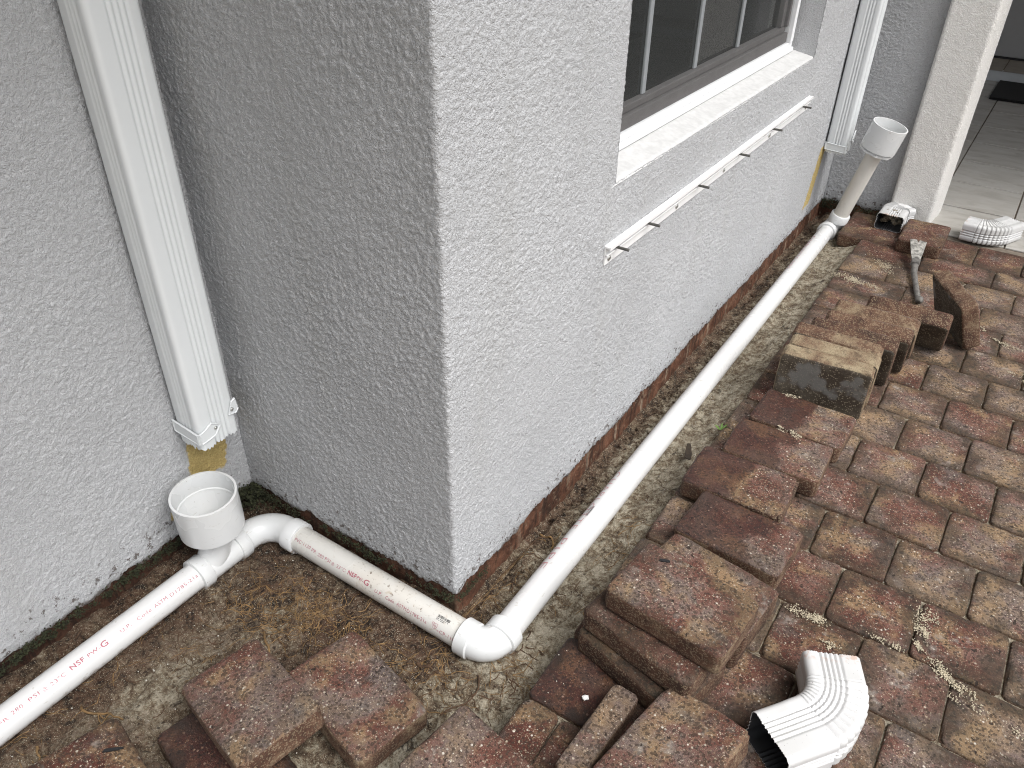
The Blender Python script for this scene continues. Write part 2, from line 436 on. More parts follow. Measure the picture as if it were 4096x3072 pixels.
class MB:
    """collects shapes in world coordinates; build() links them as one mesh"""
    def __init__(self): self.v = []; self.f = []
    def add(self, vs, fs, mtx=None):
        b = len(self.v)
        for p in vs:
            p = Vector(p)
            self.v.append(tuple(mtx @ p) if mtx is not None else tuple(p))
        for f in fs: self.f.append(tuple(i + b for i in f))
        return self
    def box(self, lo, hi, mtx=None):
        x0, y0, z0 = lo; x1, y1, z1 = hi
        return self.add([(x0,y0,z0),(x1,y0,z0),(x1,y1,z0),(x0,y1,z0),(x0,y0,z1),(x1,y0,z1),(x1,y1,z1),(x0,y1,z1)],
                        [(0,3,2,1),(4,5,6,7),(0,1,5,4),(1,2,6,5),(2,3,7,6),(3,0,4,7)], mtx)
    def bbox(self, lo, hi, b=.002, mtx=None):
        bm = bmesh.new(); bmesh.ops.create_cube(bm, size=1)
        for v in bm.verts:
            v.co = Vector([lo[i] + (v.co[i] + .5) * (hi[i] - lo[i]) for i in range(3)])
        bmesh.ops.bevel(bm, geom=list(bm.edges), offset=b, segments=2, affect='EDGES', profile=.5)
        bm.verts.index_update()
        self.add([v.co.copy() for v in bm.verts], [[v.index for v in f.verts] for f in bm.faces], mtx); bm.free(); return self
    def tube(self, path, r, n=16, caps=True, close=False):
        pts = [Vector(p) for p in path]; m = len(pts)
        rs = r if hasattr(r, '__len__') else [r] * m
        vs = []; up = None
        for i, p in enumerate(pts):
            t = (pts[min(i + 1, m - 1)] - pts[max(i - 1, 0)]).normalized()
            if up is None:
                up = Vector((0, 0, 1)) if abs(t.z) < .9 else Vector((1, 0, 0))
            u = (up - t * up.dot(t)).normalized(); w = t.cross(u); up = u
            for k_ in range(n):
                a = 2 * math.pi * k_ / n
                vs.append(p + (u * math.cos(a) + w * math.sin(a)) * rs[i])
        fs = []
        for i in range(m - 1):
            for k_ in range(n):
                a, b = i * n + k_, i * n + (k_ + 1) % n
                fs.append((a, b, b + n, a + n))
        if caps: fs += [tuple(range(n - 1, -1, -1)), tuple(range((m - 1) * n, m * n))]
        return self.add(vs, fs)
    def lathe(self, prof, base, axis=(0, 0, 1), n=48):
        ax = Vector(axis).normalized(); q = Vector((0, 0, 1)).rotation_difference(ax).to_matrix().to_4x4()
        mt = Matrix.Translation(base) @ q; vs = []; fs = []
        for r, z in prof:
            for k_ in range(n):
                a = 2 * math.pi * k_ / n; vs.append((r * math.cos(a), r * math.sin(a), z))
        for i in range(len(prof) - 1):
            for k_ in range(n):
                a, b = i * n + k_, i * n + (k_ + 1) % n
                fs.append((a, b, b + n, a + n))
        return self.add(vs, fs, mt)
    def prism(self, poly, h, mtx=None):
        n = len(poly)
        vs = [(p[0], p[1], 0) for p in poly] + [(p[0], p[1], h) for p in poly]
        fs = [tuple(range(n - 1, -1, -1)), tuple(range(n, 2 * n))] + [(i, (i + 1) % n, (i + 1) % n + n, i + n) for i in range(n)]
        return self.add(vs, fs, mtx)
    def build(self, name, mat, parent=None, smooth=False, angle=None):
        me = bpy.data.meshes.new(name)
        off = wloc(parent) if parent is not None else Vector((0, 0, 0))
        me.from_pydata([tuple(Vector(p) - off) for p in self.v], [], self.f)
        o = link_mesh(name, me, mat, parent, smooth)
        if angle is not None:
            me.polygons.foreach_set('use_smooth', [True] * len(me.polygons))
            me.set_sharp_from_angle(angle=R_(angle))
        return o

def grid_mesh(name, P, mat, parent=None, keep=None, smooth=True):
    """P: (n,m,3) array of world points"""
    n, m = P.shape[:2]
    idx = np.arange(n * m).reshape(n, m)
    q = np.stack([idx[:-1, :-1], idx[1:, :-1], idx[1:, 1:], idx[:-1, 1:]], -1)
    if keep is not None: q = q[keep]
    q = q.reshape(-1, 4)
    off = np.array(wloc(parent)) if parent is not None else np.zeros(3)
    me = bpy.data.meshes.new(name)
    V = (P.reshape(-1, 3) - off).astype(np.float32)
    me.vertices.add(len(V)); me.vertices.foreach_set('co', V.ravel())
    me.loops.add(len(q) * 4); me.polygons.add(len(q))
    me.loops.foreach_set('vertex_index', q.ravel().astype(np.int32))
    me.polygons.foreach_set('loop_start', np.arange(0, len(q) * 4, 4, dtype=np.int32))
    me.polygons.foreach_set('loop_total', np.full(len(q), 4, dtype=np.int32))
    me.update(calc_edges=True); me.validate()
    return link_mesh(name, me, mat, parent, smooth)

# ================================================================ SETTING: ground
def soil_h(x, y):
    x = np.asarray(x, float); y = np.asarray(y, float)
    h = -.066 + .012 * fbm(x, y, 0, 9, 4, 3) + .009 * fbm(x, y, 0, 34, 3, 5) + .004 * fbm(x, y, 0, 95, 2, 6)
    # bank against the left and rear walls
    h = h + .022 * sstep(-.535, -.59, x) * sstep(.05, -.02, y)
    h = h + .016 * sstep(-.02, 0.0, y) * sstep(.02, -.02, x)
    h = h - .014 * sstep(.05, .0, x) * sstep(0, .05, y)
    sc_ = np.clip(np.sin((y - .02) / .1585 * 2 * np.pi + 1.2 * vnoise(x, y, 0, 5, 77)), 0, 1) * (.5 + .5 * vnoise(x, y, 0, 4, 78))
    h = h + .030 * sc_ * sstep(.005, .028, x) * sstep(.075, .03, x) * sstep(.03, .12, y)
    # sand climbs to the edge of the laid pavers
    h = h + (.034 + .012 * fbm(x, y, 0, 6, 2, 9)) * sstep(.145, .235, x) * sstep(-.12, .5, y)
    # clod lumps
    c = fbm(x, y, 0, 17, 2, 21)
    h = h + .010 * np.clip(c - .12, 0, 1) * sstep(.0, -.1, y)
    return h

gm = MB(); gm.add([(-60, -60, -.16), (60, -60, -.16), (60, 60, -.16), (-60, 60, -.16)], [(0, 1, 2, 3)])
tag(gm.build('ground', 'soil'), kind='structure')

xs = np.concatenate([np.arange(-.63, .262, .0055), [.30, .4, .6, .9, 1.3, 1.9]])
ys = np.concatenate([[-2.4, -1.9], np.arange(-1.25, .1, .0055), np.arange(.1, 2.64, .0075)])
GX, GY = np.meshgrid(xs, ys, indexing='ij')
H = soil_h(GX, GY)
H = np.where(GX > .27, -.075, H)
P = np.stack([GX, GY, H], -1)
cx = (xs[:-1] + xs[1:]) / 2; cy = (ys[:-1] + ys[1:]) / 2
KX, KY = np.meshgrid(cx, cy, indexing='ij')
keep = ~((KX < -.03) & (KY > .03))
tag(grid_mesh('trench_soil', P, 'soil', keep=keep), kind='structure')

# ================================================================ HOUSE
house = thing('house', 'pale grey textured stucco house with recessed corner, window and porch', 'house', (-.3, 1.0, 0))
XA = -.595; YD = 2.60
WY0, WY1, WZ0 = .560, 1.920, .690      # window opening
def build_walls():
    r = .007
    pts = []; nrm = []; sv = []
    def seg(p0, p1, n, samples):
        p0 = np.array(p0); p1 = np.array(p1)
        for t in samples:
            pts.append(p0 + (p1 - p0) * t); nrm.append(n)
    seg((XA, -3.2), (XA, -1.15), (1, 0), [0, .33, .66])
    seg((XA, -1.15), (XA, 0), (1, 0), np.linspace(0, 1, 400)[:-1])
    pts.append(np.array((XA, 0.))); nrm.append((.707, -.707))
    seg((XA, 0), (-r, 0), (0, -1), np.linspace(0, 1, 212)[1:])
    for a in np.linspace(-90, 0, 6)[1:-1]:
        a = R_(a); pts.append(np.array((-r + r * math.cos(a), r + r * math.sin(a)))); nrm.append((math.cos(a), math.sin(a)))
    ysamp = np.unique(np.round(np.concatenate([np.arange(r, YD, .0029), [WY0, WY1, YD]]), 5))
    ysamp = np.array([y for y in ysamp if min(abs(y - WY0), abs(y - WY1)) > .0015 or y in (WY0, WY1)])
    for y in ysamp[:-1]: pts.append(np.array((0., y))); nrm.append((1, 0))
    pts.append(np.array((0., YD))); nrm.append((.707, -.707))
    seg((0, YD), (.30, YD), (0, -1), np.linspace(0, 1, 84)[1:])
    pts = np.array(pts); nrm = np.array(nrm)
    zs = np.concatenate([np.arange(0, WZ0 - .001, .0028), np.arange(WZ0, 1.14, .0028), [1.25, 1.4, 1.65, 1.9, 2.2, 2.5]])
    n, m = len(pts), len(zs)
    X = np.repeat(pts[:, :1], m, 1); Y = np.repeat(pts[:, 1:], m, 1); Z = np.repeat(zs[None], n, 0)
    # ragged lower lip of the render coat
    lip = .014 * fbm(X[:, 0], Y[:, 0], 0, 22, 4, 31) + .004 * vnoise(X[:, 0], Y[:, 0], 0, 140, 8)
    fall = np.clip(1 - zs / .03, 0, 1)
    Z = Z + lip[:, None] * fall[None]
    g1 = vnoise(X, Y, Z * .85, 235, 40) + .9 * vnoise(X, Y, Z, 380, 41)
    d = .0027 * sstep(-.80, .90, g1) * (.8 + .35 * fbm(X, Y, Z, 3.5, 2, 47)) + .0018 * fbm(X, Y, Z, 7, 2, 44)
    d = d - .004 * (fall[None] ** 2)
    Px = X + d * nrm[:, :1]; Py = Y + d * nrm[:, 1:]
    P = np.stack([Px, Py, Z], -1)
    inC = np.abs(pts[:, 0]) < 1e-6
    ymid = (pts[:-1, 1] + pts[1:, 1]) / 2; zmid = (zs[:-1] + zs[1:]) / 2
    hole = (inC[:-1] & inC[1:] & (ymid > WY0) & (ymid < WY1))[:, None] & (zmid > WZ0)[None] & (zmid < 2.0)[None]
    grid_mesh('wall', P, 'stucco', house, keep=~hole)
    # dirt-stained footing below the render
    f = pts - nrm * .006
    zz = np.linspace(-.15, .012, 22)
    X = np.repeat(f[:, :1], 22, 1); Y = np.repeat(f[:, 1:], 22, 1); Z = np.repeat(zz[None], n, 0)
    d = .004 * fbm(X, Y, Z, 26, 3, 50) + .0025 * fbm(X, Y, Z, 90, 2, 51)
    d = np.minimum(d, .0035)
    grid_mesh('foundation', np.stack([X + d * nrm[:, :1], Y + d * nrm[:, 1:], Z], -1), 'foundation', house)
build_walls()

# column at the porch corner
def build_column():
    base = [(.268, 2.562), (.428, 2.562), (.442, 2.70), (.442, 2.78), (.268, 2.78)]
    pts = []; nr = []
    rr = .010
    poly = [Vector(b) for b in base]
    loop = []
    for i in range(len(poly)):
        a, b, c = poly[i - 1], poly[i], poly[(i + 1) % len(poly)]
        u = (a - b).normalized() * rr; w = (c - b).normalized() * rr
        loop += [b + u, b + u * .3 + w * .3, b + w]
    dense = []
    for i in range(len(loop)):
        a, b = loop[i], loop[(i + 1) % len(loop)]; L = (b - a).length; k_ = max(1, int(L / .005))
        dense += [a + (b - a) * (j / k_) for j in range(k_)]
    dense.append(dense[0])
    D = np.array([tuple(v) for v in dense]); zs = np.concatenate([np.arange(0.0, 1.2, .005), [1.5, 2.0, 2.5]])
    X = np.repeat(D[:, :1], len(zs), 1); Y = np.repeat(D[:, 1:], len(zs), 1); Z = np.repeat(zs[None], len(D), 0)
    c = np.array((.355, 2.67)); nx = X - c[0]; ny = Y - c[1]; L = np.hypot(nx, ny)
    d = .0014 * fbm(X, Y, Z, 160, 2, 60)
    grid_mesh('column', np.stack([X + d * nx / L, Y + d * ny / L, Z], -1), 'stucco_column', house)
build_column()
MB().box((-3, -6, 2.42), (.66, 2.55, 2.55)).build('unseen_eave', 'soffit', house)  # out-of-view eave, added and its overhang sized to shade the recessed walls
MB().box((-3, 2.552, 2.45), (2.3, 6.6, 2.60)).build('unseen_porch_roof', 'soffit', house)  # out-of-view porch roof, added to darken the porch floor and door
MB().box((-3, 2.64, -.1), (.262, 2.76, 2.44)).build('wall', 'stucco', house)      # porch side of the far wall
# porch entrance: riser, tiled step, door
MB().box((-.4, 5.31, -.05), (2.6, 5.36, .062)).build('step_riser', 'riser', house)
for i in range(8):
    x0 = -.4 + i * .36 + .043
    MB().bbox((x0 + .002, 5.302, .040 + .024), (x0 + .356, 5.52, .066), .0008).build('step_tile', 'step_tile', house)
    MB().bbox((x0 + .002, 5.525, .040 + .024), (x0 + .356, 5.70, .066), .0008).build('step_tile', 'step_tile', house)
MB().box((-.4, 5.36, -.05), (2.6, 5.75, .0625)).build('step_base', 'grout', house)
dr = MB().bbox((-.3, 5.70, .078), (1.1, 5.745, 2.2), .004).build('door', 'door', house)
MB().box((-.3, 5.694, .066), (1.1, 5.74, .077)).build('door_sweep', 'black_plastic', dr)
MB().box((1.1, 5.68, .06), (2.6, 5.8, 2.5)).build('wall', 'stucco_column', house)
MB().box((2.3, 2.9, -.05), (2.42, 5.8, 2.5)).build('wall', 'stucco_column', house)

# ---- window
win = thing('window', None, None); win.parent = house; win.location = Vector((-.06, 1.2, .69)) - house.location
del_keys = [k_ for k_ in ('label', 'category') if k_ in win]
XF = -.069
# sloped plaster sill and reveals
def sill():
    ys_ = np.linspace(WY0 - .02, WY1 + .004, 150); ts = np.linspace(0, 1, 14)
    Yg, Tg = np.meshgrid(ys_, ts, indexing='ij')
    X = .0015 + Tg * (XF - .012); Z = WZ0 + .0015 + .018 * Tg + .0012 * fbm(X, Yg, 0, 40, 3, 70) + .0008 * fbm(X * 0, Yg, 0, 6, 2, 71)
    Z = np.where(Tg < .01, WZ0 - .004, Z)
    P = np.stack([X, Yg, Z], -1)
    return grid_mesh('sill', P[:, ::-1], 'plaster', win)
sill()
def jamb(y, sgn, mat='stucco'):
    zs = np.linspace(WZ0, 2.0, 60); ts = np.linspace(0, 1, 10)
    Zg, Tg = np.meshgrid(zs, ts, indexing='ij')
    X = .001 + Tg * (XF - .02); Y = y + sgn * (.001 - .012 * Tg) + .0012 * fbm(X, Zg, 0, 40, 2, 75)
    P = np.stack([X, Y, Zg], -1)
    grid_mesh('jamb', P if sgn > 0 else P[:, ::-1], mat, win)
jamb(WY1, 1); jamb(WY0, -1)
MB().box((XF - .03, WY0, 2.0), (-.002, WY1, 2.05)).build('lintel', 'stucco', win)
FY0, FY1 = .585, 1.882
# caulk bead, white frame
MB().bbox((XF - .05, FY0, .7085), (XF + .010, FY1, .722), .003).build('frame', 'white_frame', win)
MB().bbox((XF - .05, FY0 + .001, .7225), (XF + .003, FY1 - .001, .7375), .002).build('frame', 'white_frame', win)
for y0 in (FY0, FY1 - .038):
    MB().bbox((XF - .05, y0, .7223 + .0155), (XF + .008, y0 + .018, 2.0), .002).build('frame', 'white_frame', win)
    MB().bbox((XF - .05, y0 + .0185, .7223 + .0155), (XF + .004, y0 + .038, 2.0), .002).build('frame', 'white_frame', win)
SY0, SY1 = FY0 + .039, FY1 - .039
MB().bbox((XF - .045, SY0, .738), (XF - .006, SY1, .768), .002).build('sash_rail', 'dark_frame', win)
MB().bbox((XF - .045, SY0, .7685), (XF - .016, SY1, .785), .002).build('sash_rail', 'dark_frame', win)
for y0 in (SY0, SY1 - .016):
    MB().bbox((XF - .045, y0, .7855), (XF - .008, y0 + .016, 2.0), .002).build('sash_stile', 'dark_frame', win)
    yy = y0 + (.0165 if y0 == SY0 else -.028)
    MB().bbox((XF - .045, yy, .7855), (XF - .018, yy + .0275, 2.0), .002).build('sash_stile', 'dark_frame', win)
MB().box((XF - .036, SY0 + .044, .7855), (XF - .033, SY1 - .044, 2.0)).build('pane', 'glass', win)
for y0 in (.852, 1.147, 1.446):
    MB().bbox((XF - .0325, y0, .7855), (XF - .026, y0 + .018, 2.0), .002).build('muntin', 'muntin', win)
MB().bbox((XF - .0322, SY0 + .046, 1.088), (XF - .0265, SY1 - .046, 1.106), .002).build('muntin', 'muntin', win)
MB().add([(XF - .004, SY0, .742), (XF - .004, SY1, .742), (XF - .004, SY1, 2.0), (XF - .004, SY0, 2.0)], [(0, 1, 2, 3)]).build('insect_screen', 'screen', win)
# dark room behind the pane
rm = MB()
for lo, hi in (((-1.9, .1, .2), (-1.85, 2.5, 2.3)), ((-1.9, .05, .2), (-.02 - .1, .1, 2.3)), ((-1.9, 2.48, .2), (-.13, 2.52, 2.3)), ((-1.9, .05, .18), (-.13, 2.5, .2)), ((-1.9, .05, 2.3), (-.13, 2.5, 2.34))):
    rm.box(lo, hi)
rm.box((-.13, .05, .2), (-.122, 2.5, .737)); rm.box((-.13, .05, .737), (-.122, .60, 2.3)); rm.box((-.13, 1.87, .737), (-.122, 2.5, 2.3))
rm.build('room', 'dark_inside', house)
# panelled cabinet standing inside, seen through the glass
cab = thing('cabinet', 'grey panelled cabinet with dark shelves seen through the window glass', 'cabinet', (-.42, 1.2, .2))
def panel_door(y0, y1, z0, z1):
    d = MB().bbox((-.225, y0, z0), (-.21, y1, z1), .002).build('door_panel', 'cabinet', cab)
    for a, b, c, e in ((y0, y0 + .045, z0, z1), (y1 - .045, y1, z0, z1), (y0 + .0455, y1 - .0455, z0, z0 + .05), (y0 + .0455, y1 - .0455, z1 - .05, z1)):
        MB().bbox((-.2095, a, c), (-.199, b, e), .002).build('door_stile', 'cabinet', d)
panel_door(.60, 1.232, .30, .845); panel_door(1.286, 1.494, .30, .855); panel_door(1.497, 1.86, .30, 1.40)
MB().bbox((-.60, 1.235, .3), (-.199, 1.284, 1.6), .002).build('upright', 'cabinet', cab)
for z, y0, y1, hz in ((.872, .60, 1.233, .030), (.874, 1.286, 1.495, .062), (1.10, .60, 1.233, .03)):
    MB().bbox((-.60, y0, z), (-.212, y1, z + hz), .002).build('shelf', 'cabinet', cab)
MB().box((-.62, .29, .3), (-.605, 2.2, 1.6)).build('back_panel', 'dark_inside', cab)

# ================================================================ PORCH FLOOR
pf = MB(); pf.box((.30, 2.475, -.10), (2.3, 5.31, -.006)); pfo = tag(pf.build('porch_floor', 'grout'), kind='structure')
TX, TY = .296, .3365
tile_me = None
for j in range(9):
    for i in range(-1, 6):
        x0 = .412 + (i - 1) * TX; y0 = 2.842 + (j - 1) * TY
        if x0 < .1 or x0 > 1.9 or (x0 < .4 and y0 < 2.8): continue
        ya = max(y0, 2.478); yb = min(y0 + TY, 5.309)
        full = (ya == y0 and yb == y0 + TY)
        if full and tile_me is not None:
            o = bpy.data.objects.new('tile', tile_me); COL.objects.link(o); o.parent = pfo
        else:
            m_ = MB().bbox((-TX / 2 + .003, -(yb - ya) / 2 + .0055, -.006), (TX / 2 - .003, (yb - ya) / 2 - .0055, .0), .0015)
            me = bpy.data.meshes.new('tile'); me.from_pydata(m_.v, [], m_.f)
            o = link_mesh('tile', me, 'tile', pfo)
            if full: tile_me = me
        o.location = (x0 + TX / 2, (ya + yb) / 2, .0005 * ((i + j) % 3))

# ================================================================ PAVERS
TH = .052
def paver_mesh(lx, ly, t, seed, r=.0065):
    hx, hy = lx / 2, ly / 2
    def ax(h, rr, n): return np.unique(np.round(np.concatenate([[-h, -h + rr * .35, -h + rr], ([-h + .0125, h - .0125] if h > .02 else []), np.linspace(-h + rr, h - rr, n + 2)[1:-1], [h - rr, h - rr * .35, h]]), 6))
    A = [ax(hx, r, 7), ax(hy, r, 6), ax(t / 2, r, 1)]
    vid = {}; V = []; F = []
    def vert(p):
        key = tuple(np.round(p, 6))
        if key not in vid: vid[key] = len(V); V.append(p)
        return vid[key]
    hs = (hx, hy, t / 2)
    for axn in range(3):
        u, w = (axn + 1) % 3, (axn + 2) % 3
        for sg in (-1, 1):
            for i in range(len(A[u]) - 1):
                for j in range(len(A[w]) - 1):
                    q = []
                    for a, b in ((i, j), (i + 1, j), (i + 1, j + 1), (i, j + 1)):
                        p = [0, 0, 0]; p[axn] = sg * hs[axn]; p[u] = A[u][a]; p[w] = A[w][b]; q.append(vert(tuple(p)))
                    F.append(tuple(q) if sg > 0 else tuple(q[::-1]))
    P = np.array(V); h = np.array(hs)
    rv = r
    c = np.clip(P, -h + rv, h - rv); d = P - c; L = np.linalg.norm(d, axis=1, keepdims=True)
    N = d / np.maximum(L, 1e-9); P = c + N * np.where(L > 0, rv, 0)
    rc = .0125
    ax_, ay_ = np.abs(P[:, 0]), np.abs(P[:, 1]); dx_, dy_ = ax_ - (hx - rc), ay_ - (hy - rc)
    m_c = (dx_ > 0) & (dy_ > 0); mm_ = np.maximum(dx_, dy_); ln = np.hypot(dx_, dy_); kf = np.where(m_c, mm_ / np.maximum(ln, 1e-9), 1)
    P[:, 0] = np.where(m_c, np.sign(P[:, 0]) * (hx - rc + dx_ * kf), P[:, 0]); P[:, 1] = np.where(m_c, np.sign(P[:, 1]) * (hy - rc + dy_ * kf), P[:, 1])
    o = seed * 3.7
    amt = .0009 * fbm(P[:, 0] + o, P[:, 1], P[:, 2], 45, 3, seed) + .0016 * fbm(P[:, 0] + o, P[:, 1], P[:, 2], 14, 2, seed + 3)
    chip = np.clip(fbm(P[:, 0] + o, P[:, 1] + 5, P[:, 2], 30, 2, seed + 9) - .22, 0, 1) * .012
    edge = (np.sum(np.abs(d) > rv * .3, axis=1) >= 2)
    P = P + N * (amt - chip * edge)[:, None]
    # long edges are never quite true
    P[:, 0] += .0012 * fbm(P[:, 1] * 1.0, P[:, 2] + o, 0, 18, 2, seed + 5)
    P[:, 1] += .0012 * fbm(P[:, 0] * 1.0, P[:, 2] + o, 0, 18, 2, seed + 6)
    top = P[:, 2] > t / 2 - .001
    P[:, 2] += np.where(top, .0010 * fbm(P[:, 0] + o, P[:, 1], 0, 28, 2, seed + 7), 0)
    P[:, 2] -= t / 2
    me = bpy.data.meshes.new('paver'); me.from_pydata(P.tolist(), [], F)
    me.polygons.foreach_set('use_smooth', [True] * len(me.polygons)); me.materials.append(MAT['paver'])
    return me
PIT = .1585
SQ = [paver_mesh(PIT - .0028, PIT - .0028, TH, s, .0052) for s in range(5)]
RC = [paver_mesh(.231, .153, TH, 20 + s, .007) for s in range(7)]
meshcache = {}
def paver(me, loc, rot=(0, 0, 0), col=(0, .5, 1), name='paver', parent=None):
    o = bpy.data.objects.new(name, me); COL.objects.link(o)
    o.location = loc; o.rotation_euler = rot; o.color = (*col, 1)
    if parent: o.parent = parent
    return o

pb = MB(); pb.box((.262, -.262, -.12), (1.95, 2.474, -.009)); pb.box((.405, -1.4, -.12), (1.95, -.2625, -.009)); paving = tag(pb.build('patio_paving', 'soil'), kind='structure')
Y0 = .2125
rows = {8: [.469, .707, .865], 9: [.39, .628, .786], 10: [.469, .707, .865], 11: [.39, .631, .789], 12: [.469, .71, .865], 13: [.148, .386, .628, .786]}
def stdjoints(r_):
    return [.311, .469, .628, .786, .945] if r_ % 2 else [.39, .549, .707, .865]
pr = random.Random(11)
for r_ in range(-9, 14):
    y0 = Y0 + r_ * PIT; y1 = y0 + PIT
    if r_ == 13: y1 = 2.470
    js = list(rows.get(r_, stdjoints(r_)))
    left = .236
    if r_ == 13: left = .148; js = js[1:]
    if r_ in (0,): left = .236
    if r_ < -2: left = .39 if r_ < -3 else .236
    js = [left] + [j for j in js if j > left + .03]
    while js[-1] < 1.72: js.append(js[-1] + PIT)
    if r_ < -3: js = [j for j in js if j > .3]
    ytop = y1
    for a, b in zip(js[:-1], js[1:]):
        L = b - a; y1 = 2.553 if (r_ == 13 and a < .3) else ytop
        if a < .24 and r_ % 2 and r_ not in rows and L < .1:
            pass
        if abs(L - PIT) < .006 and abs((y1 - y0) - PIT) < .003:
            me = SQ[pr.randrange(5)]; rz = pr.choice((0, math.pi)) + R_(pr.uniform(-.7, .7))
        else:
            key = (round(L, 3), round(y1 - y0, 3))
            if key not in meshcache: meshcache[key] = paver_mesh(L - .0028, y1 - y0 - .0028, TH, 50 + len(meshcache), .0052)
            me = meshcache[key]; rz = R_(pr.uniform(-.5, .5))
        tone = pr.choice((.30, .42, .5, .55, .62, .72)) + pr.uniform(-.06, .06)
        o = paver(me, ((a + b) / 2, (y0 + y1) / 2, pr.uniform(-.0022, .0015)), (R_(pr.uniform(-.5, .5)), R_(pr.uniform(-.5, .5)), rz), (0, tone, pr.uniform(.75, 1.0)), parent=paving)
        if r_ == -2 and a < .3: o.color = (1.6, .35, 1, 1)
        if r_ == -3 and a < .3: o.color = (0, .16, .6, 1)
        if r_ >= 12 and a < .4: o.color = (0, .2, .8, 1)
# dark jointing sand between the laid pavers lies on the bed
# ---- loose pavers
def lie(label, me, x, y, ztop, ang, col=(0, .5, .5), tilt=(0, 0), group=None):
    o = paver(me, (x, y, ztop), (R_(tilt[0]), R_(tilt[1]), R_(ang)), col, 'loose_paver')
    return tag(o, label, 'paver', group or 'loose pavers lifted from the trench')
lie('half-wet dark paver lying flat directly in front of the upright paver row', RC[0], .408, .930, TH, -1.0, (.52, .38, .2))
lie('half-wet paver between two flat wet ones, second flat paver from the upright row', RC[1], .396, .768, TH + .001, 2.0, (.55, .45, .2))
lie('wet-ended paver jutting furthest over the trench edge, beside the long pipe', RC[2], .361, .607, TH + .002, 1.0, (.52, .36, .3))
lie('brown wet paver lying flat just behind the three-high stack', RC[3], .416, .447, TH + .001, -3.0, (.68, .42, .3), (0.6, -.5))
lie('reddish paver mostly tucked behind and under the three-high stack', RC[4], .425, .229, 2 * TH + .001, -7.5, (0, .45, .5), (-1.5, 0))
lie('paver buried in the stack under the tucked reddish one', RC[0], .417, .236, TH + .0005, -6.0, (0, .35, .8))
lie('topmost paver of the three-high stack, with black sliver on it', RC[5], .412, .128, 3 * TH, -6.0, (0, .44, .5), (.3, .5))
lie('middle paver of the three-high stack, skewed out to the front left', RC[6], .388, .094, 2 * TH - .001, -10.5, (0, .30, .9), (.2, .3))
lie('bottom paver of the three-high stack, sitting on the laid pavers', RC[1], .388, .076, TH - .001, -14.0, (0, .28, 1), (0, 0))
lie('half-wet pinkish paver at the bottom edge leaning against the stack', RC[2], .507, -.105, .083, 80.0, (0, .52, .2), (-7, 4))
strip = paver_mesh(.205, .050, .05, 90, .006)
lie('narrow cut paver strip with dark pits beside the bottom pinkish paver', strip, .386, -.118, .048, 88.0, (0, .60, .2), (0, 6))
lie('mottled paver lying across the near trench edge at bottom centre', RC[3], .276, -.300, .046, -9.5, (0, .47, .3), (2, 3))
lie('paver with dark red and tan halves lying in soil below the middle pipe', RC[4], -.020, -.270, .000, -12.0, (0, .50, .3), (-2, 1.5))
lie('large speckled paver resting tilted on its neighbour at lower left', RC[0], -.147, -.398, .036, -12.5, (0, .48, .3), (2, -8))
lie('dark red paver with a black sliver, half sunk at bottom left corner', RC[5], -.247, -.631, -.015, -13.0, (0, .12, .8), (-2, 2))
lie('tan paver corner wedged below the dark red one at bottom left', RC[6], -.128, -.640, -.022, -13.0, (0, .50, 1), (2, -2))
lie('dark brown paver end showing in the gap under the tilted speckled one', RC[1], -.132, -.470, -.026, -13.0, (1.5, .25, 1))
lie('brick-red paver laid long-ways beside the porch column', RC[5], .4395, 2.352, .050, 90.5, (0, .28, .5))
# uprights
def stand(label, me, xc, yf, lean, yaw, col):
    Lm = Matrix.Rotation(R_(yaw), 4, 'Z') @ Matrix.Rotation(R_(-90 + lean), 4, 'X')
    w = .0765
    foot = Lm @ Vector((0, w, -TH))
    o = paver(me, (0, 0, 0), (0, 0, 0), col, 'loose_paver')
    o.rotation_euler = Lm.to_euler(); o.location = Vector((xc, yf, .001)) - foot
    return tag(o, label, 'paver', 'pavers stood on edge in a leaning row')
stand('frontmost upright paver of the leaning row, showing its coarse grey underside', RC[2], .411, 1.052, 4, 5, (0, .95, .2))
stand('second upright paver of the leaning row, with sandy yellow top edge', RC[3], .411, 1.118, 8, 3, (0, .98, .2))
stand('third upright paver of the leaning row, reddish tan top edge', RC[4], .402, 1.192, 12, 0, (0, .55, .2))
stand('fourth upright paver of the leaning row, dark top edge, shifted right', RC[5], .430, 1.266, 19, 1, (0, .22, .2))
stand('fifth upright paver of the leaning row, smooth red-brown top edge', RC[6], .452, 1.356, 25, 3, (0, .36, .2))
stand('sixth upright paver of the leaning row, broad tan-streaked top edge', RC[1], .457, 1.446, 30, 0, (0, .72, .2))
stand('last paver of the leaning row, pushed right against the diagonal one', RC[0], .527, 1.556, 36, 1, (0, .30, .2))
def stand8():
    Lm = Matrix.Rotation(R_(-60), 4, 'Z') @ Matrix.Rotation(R_(-90 + 20), 4, 'X')
    foot = Lm @ Vector((0, .0765, -TH))
    o = paver(RC[4], (0, 0, 0), (0, 0, 0), (0, .50, .2), 'loose_paver')
    o.rotation_euler = Lm.to_euler(); o.location = Vector((.640, 1.705, .001)) - foot
    tag(o, 'paver stood on edge diagonally across the end of the leaning row', 'paver', 'pavers stood on edge in a leaning row')
stand8()

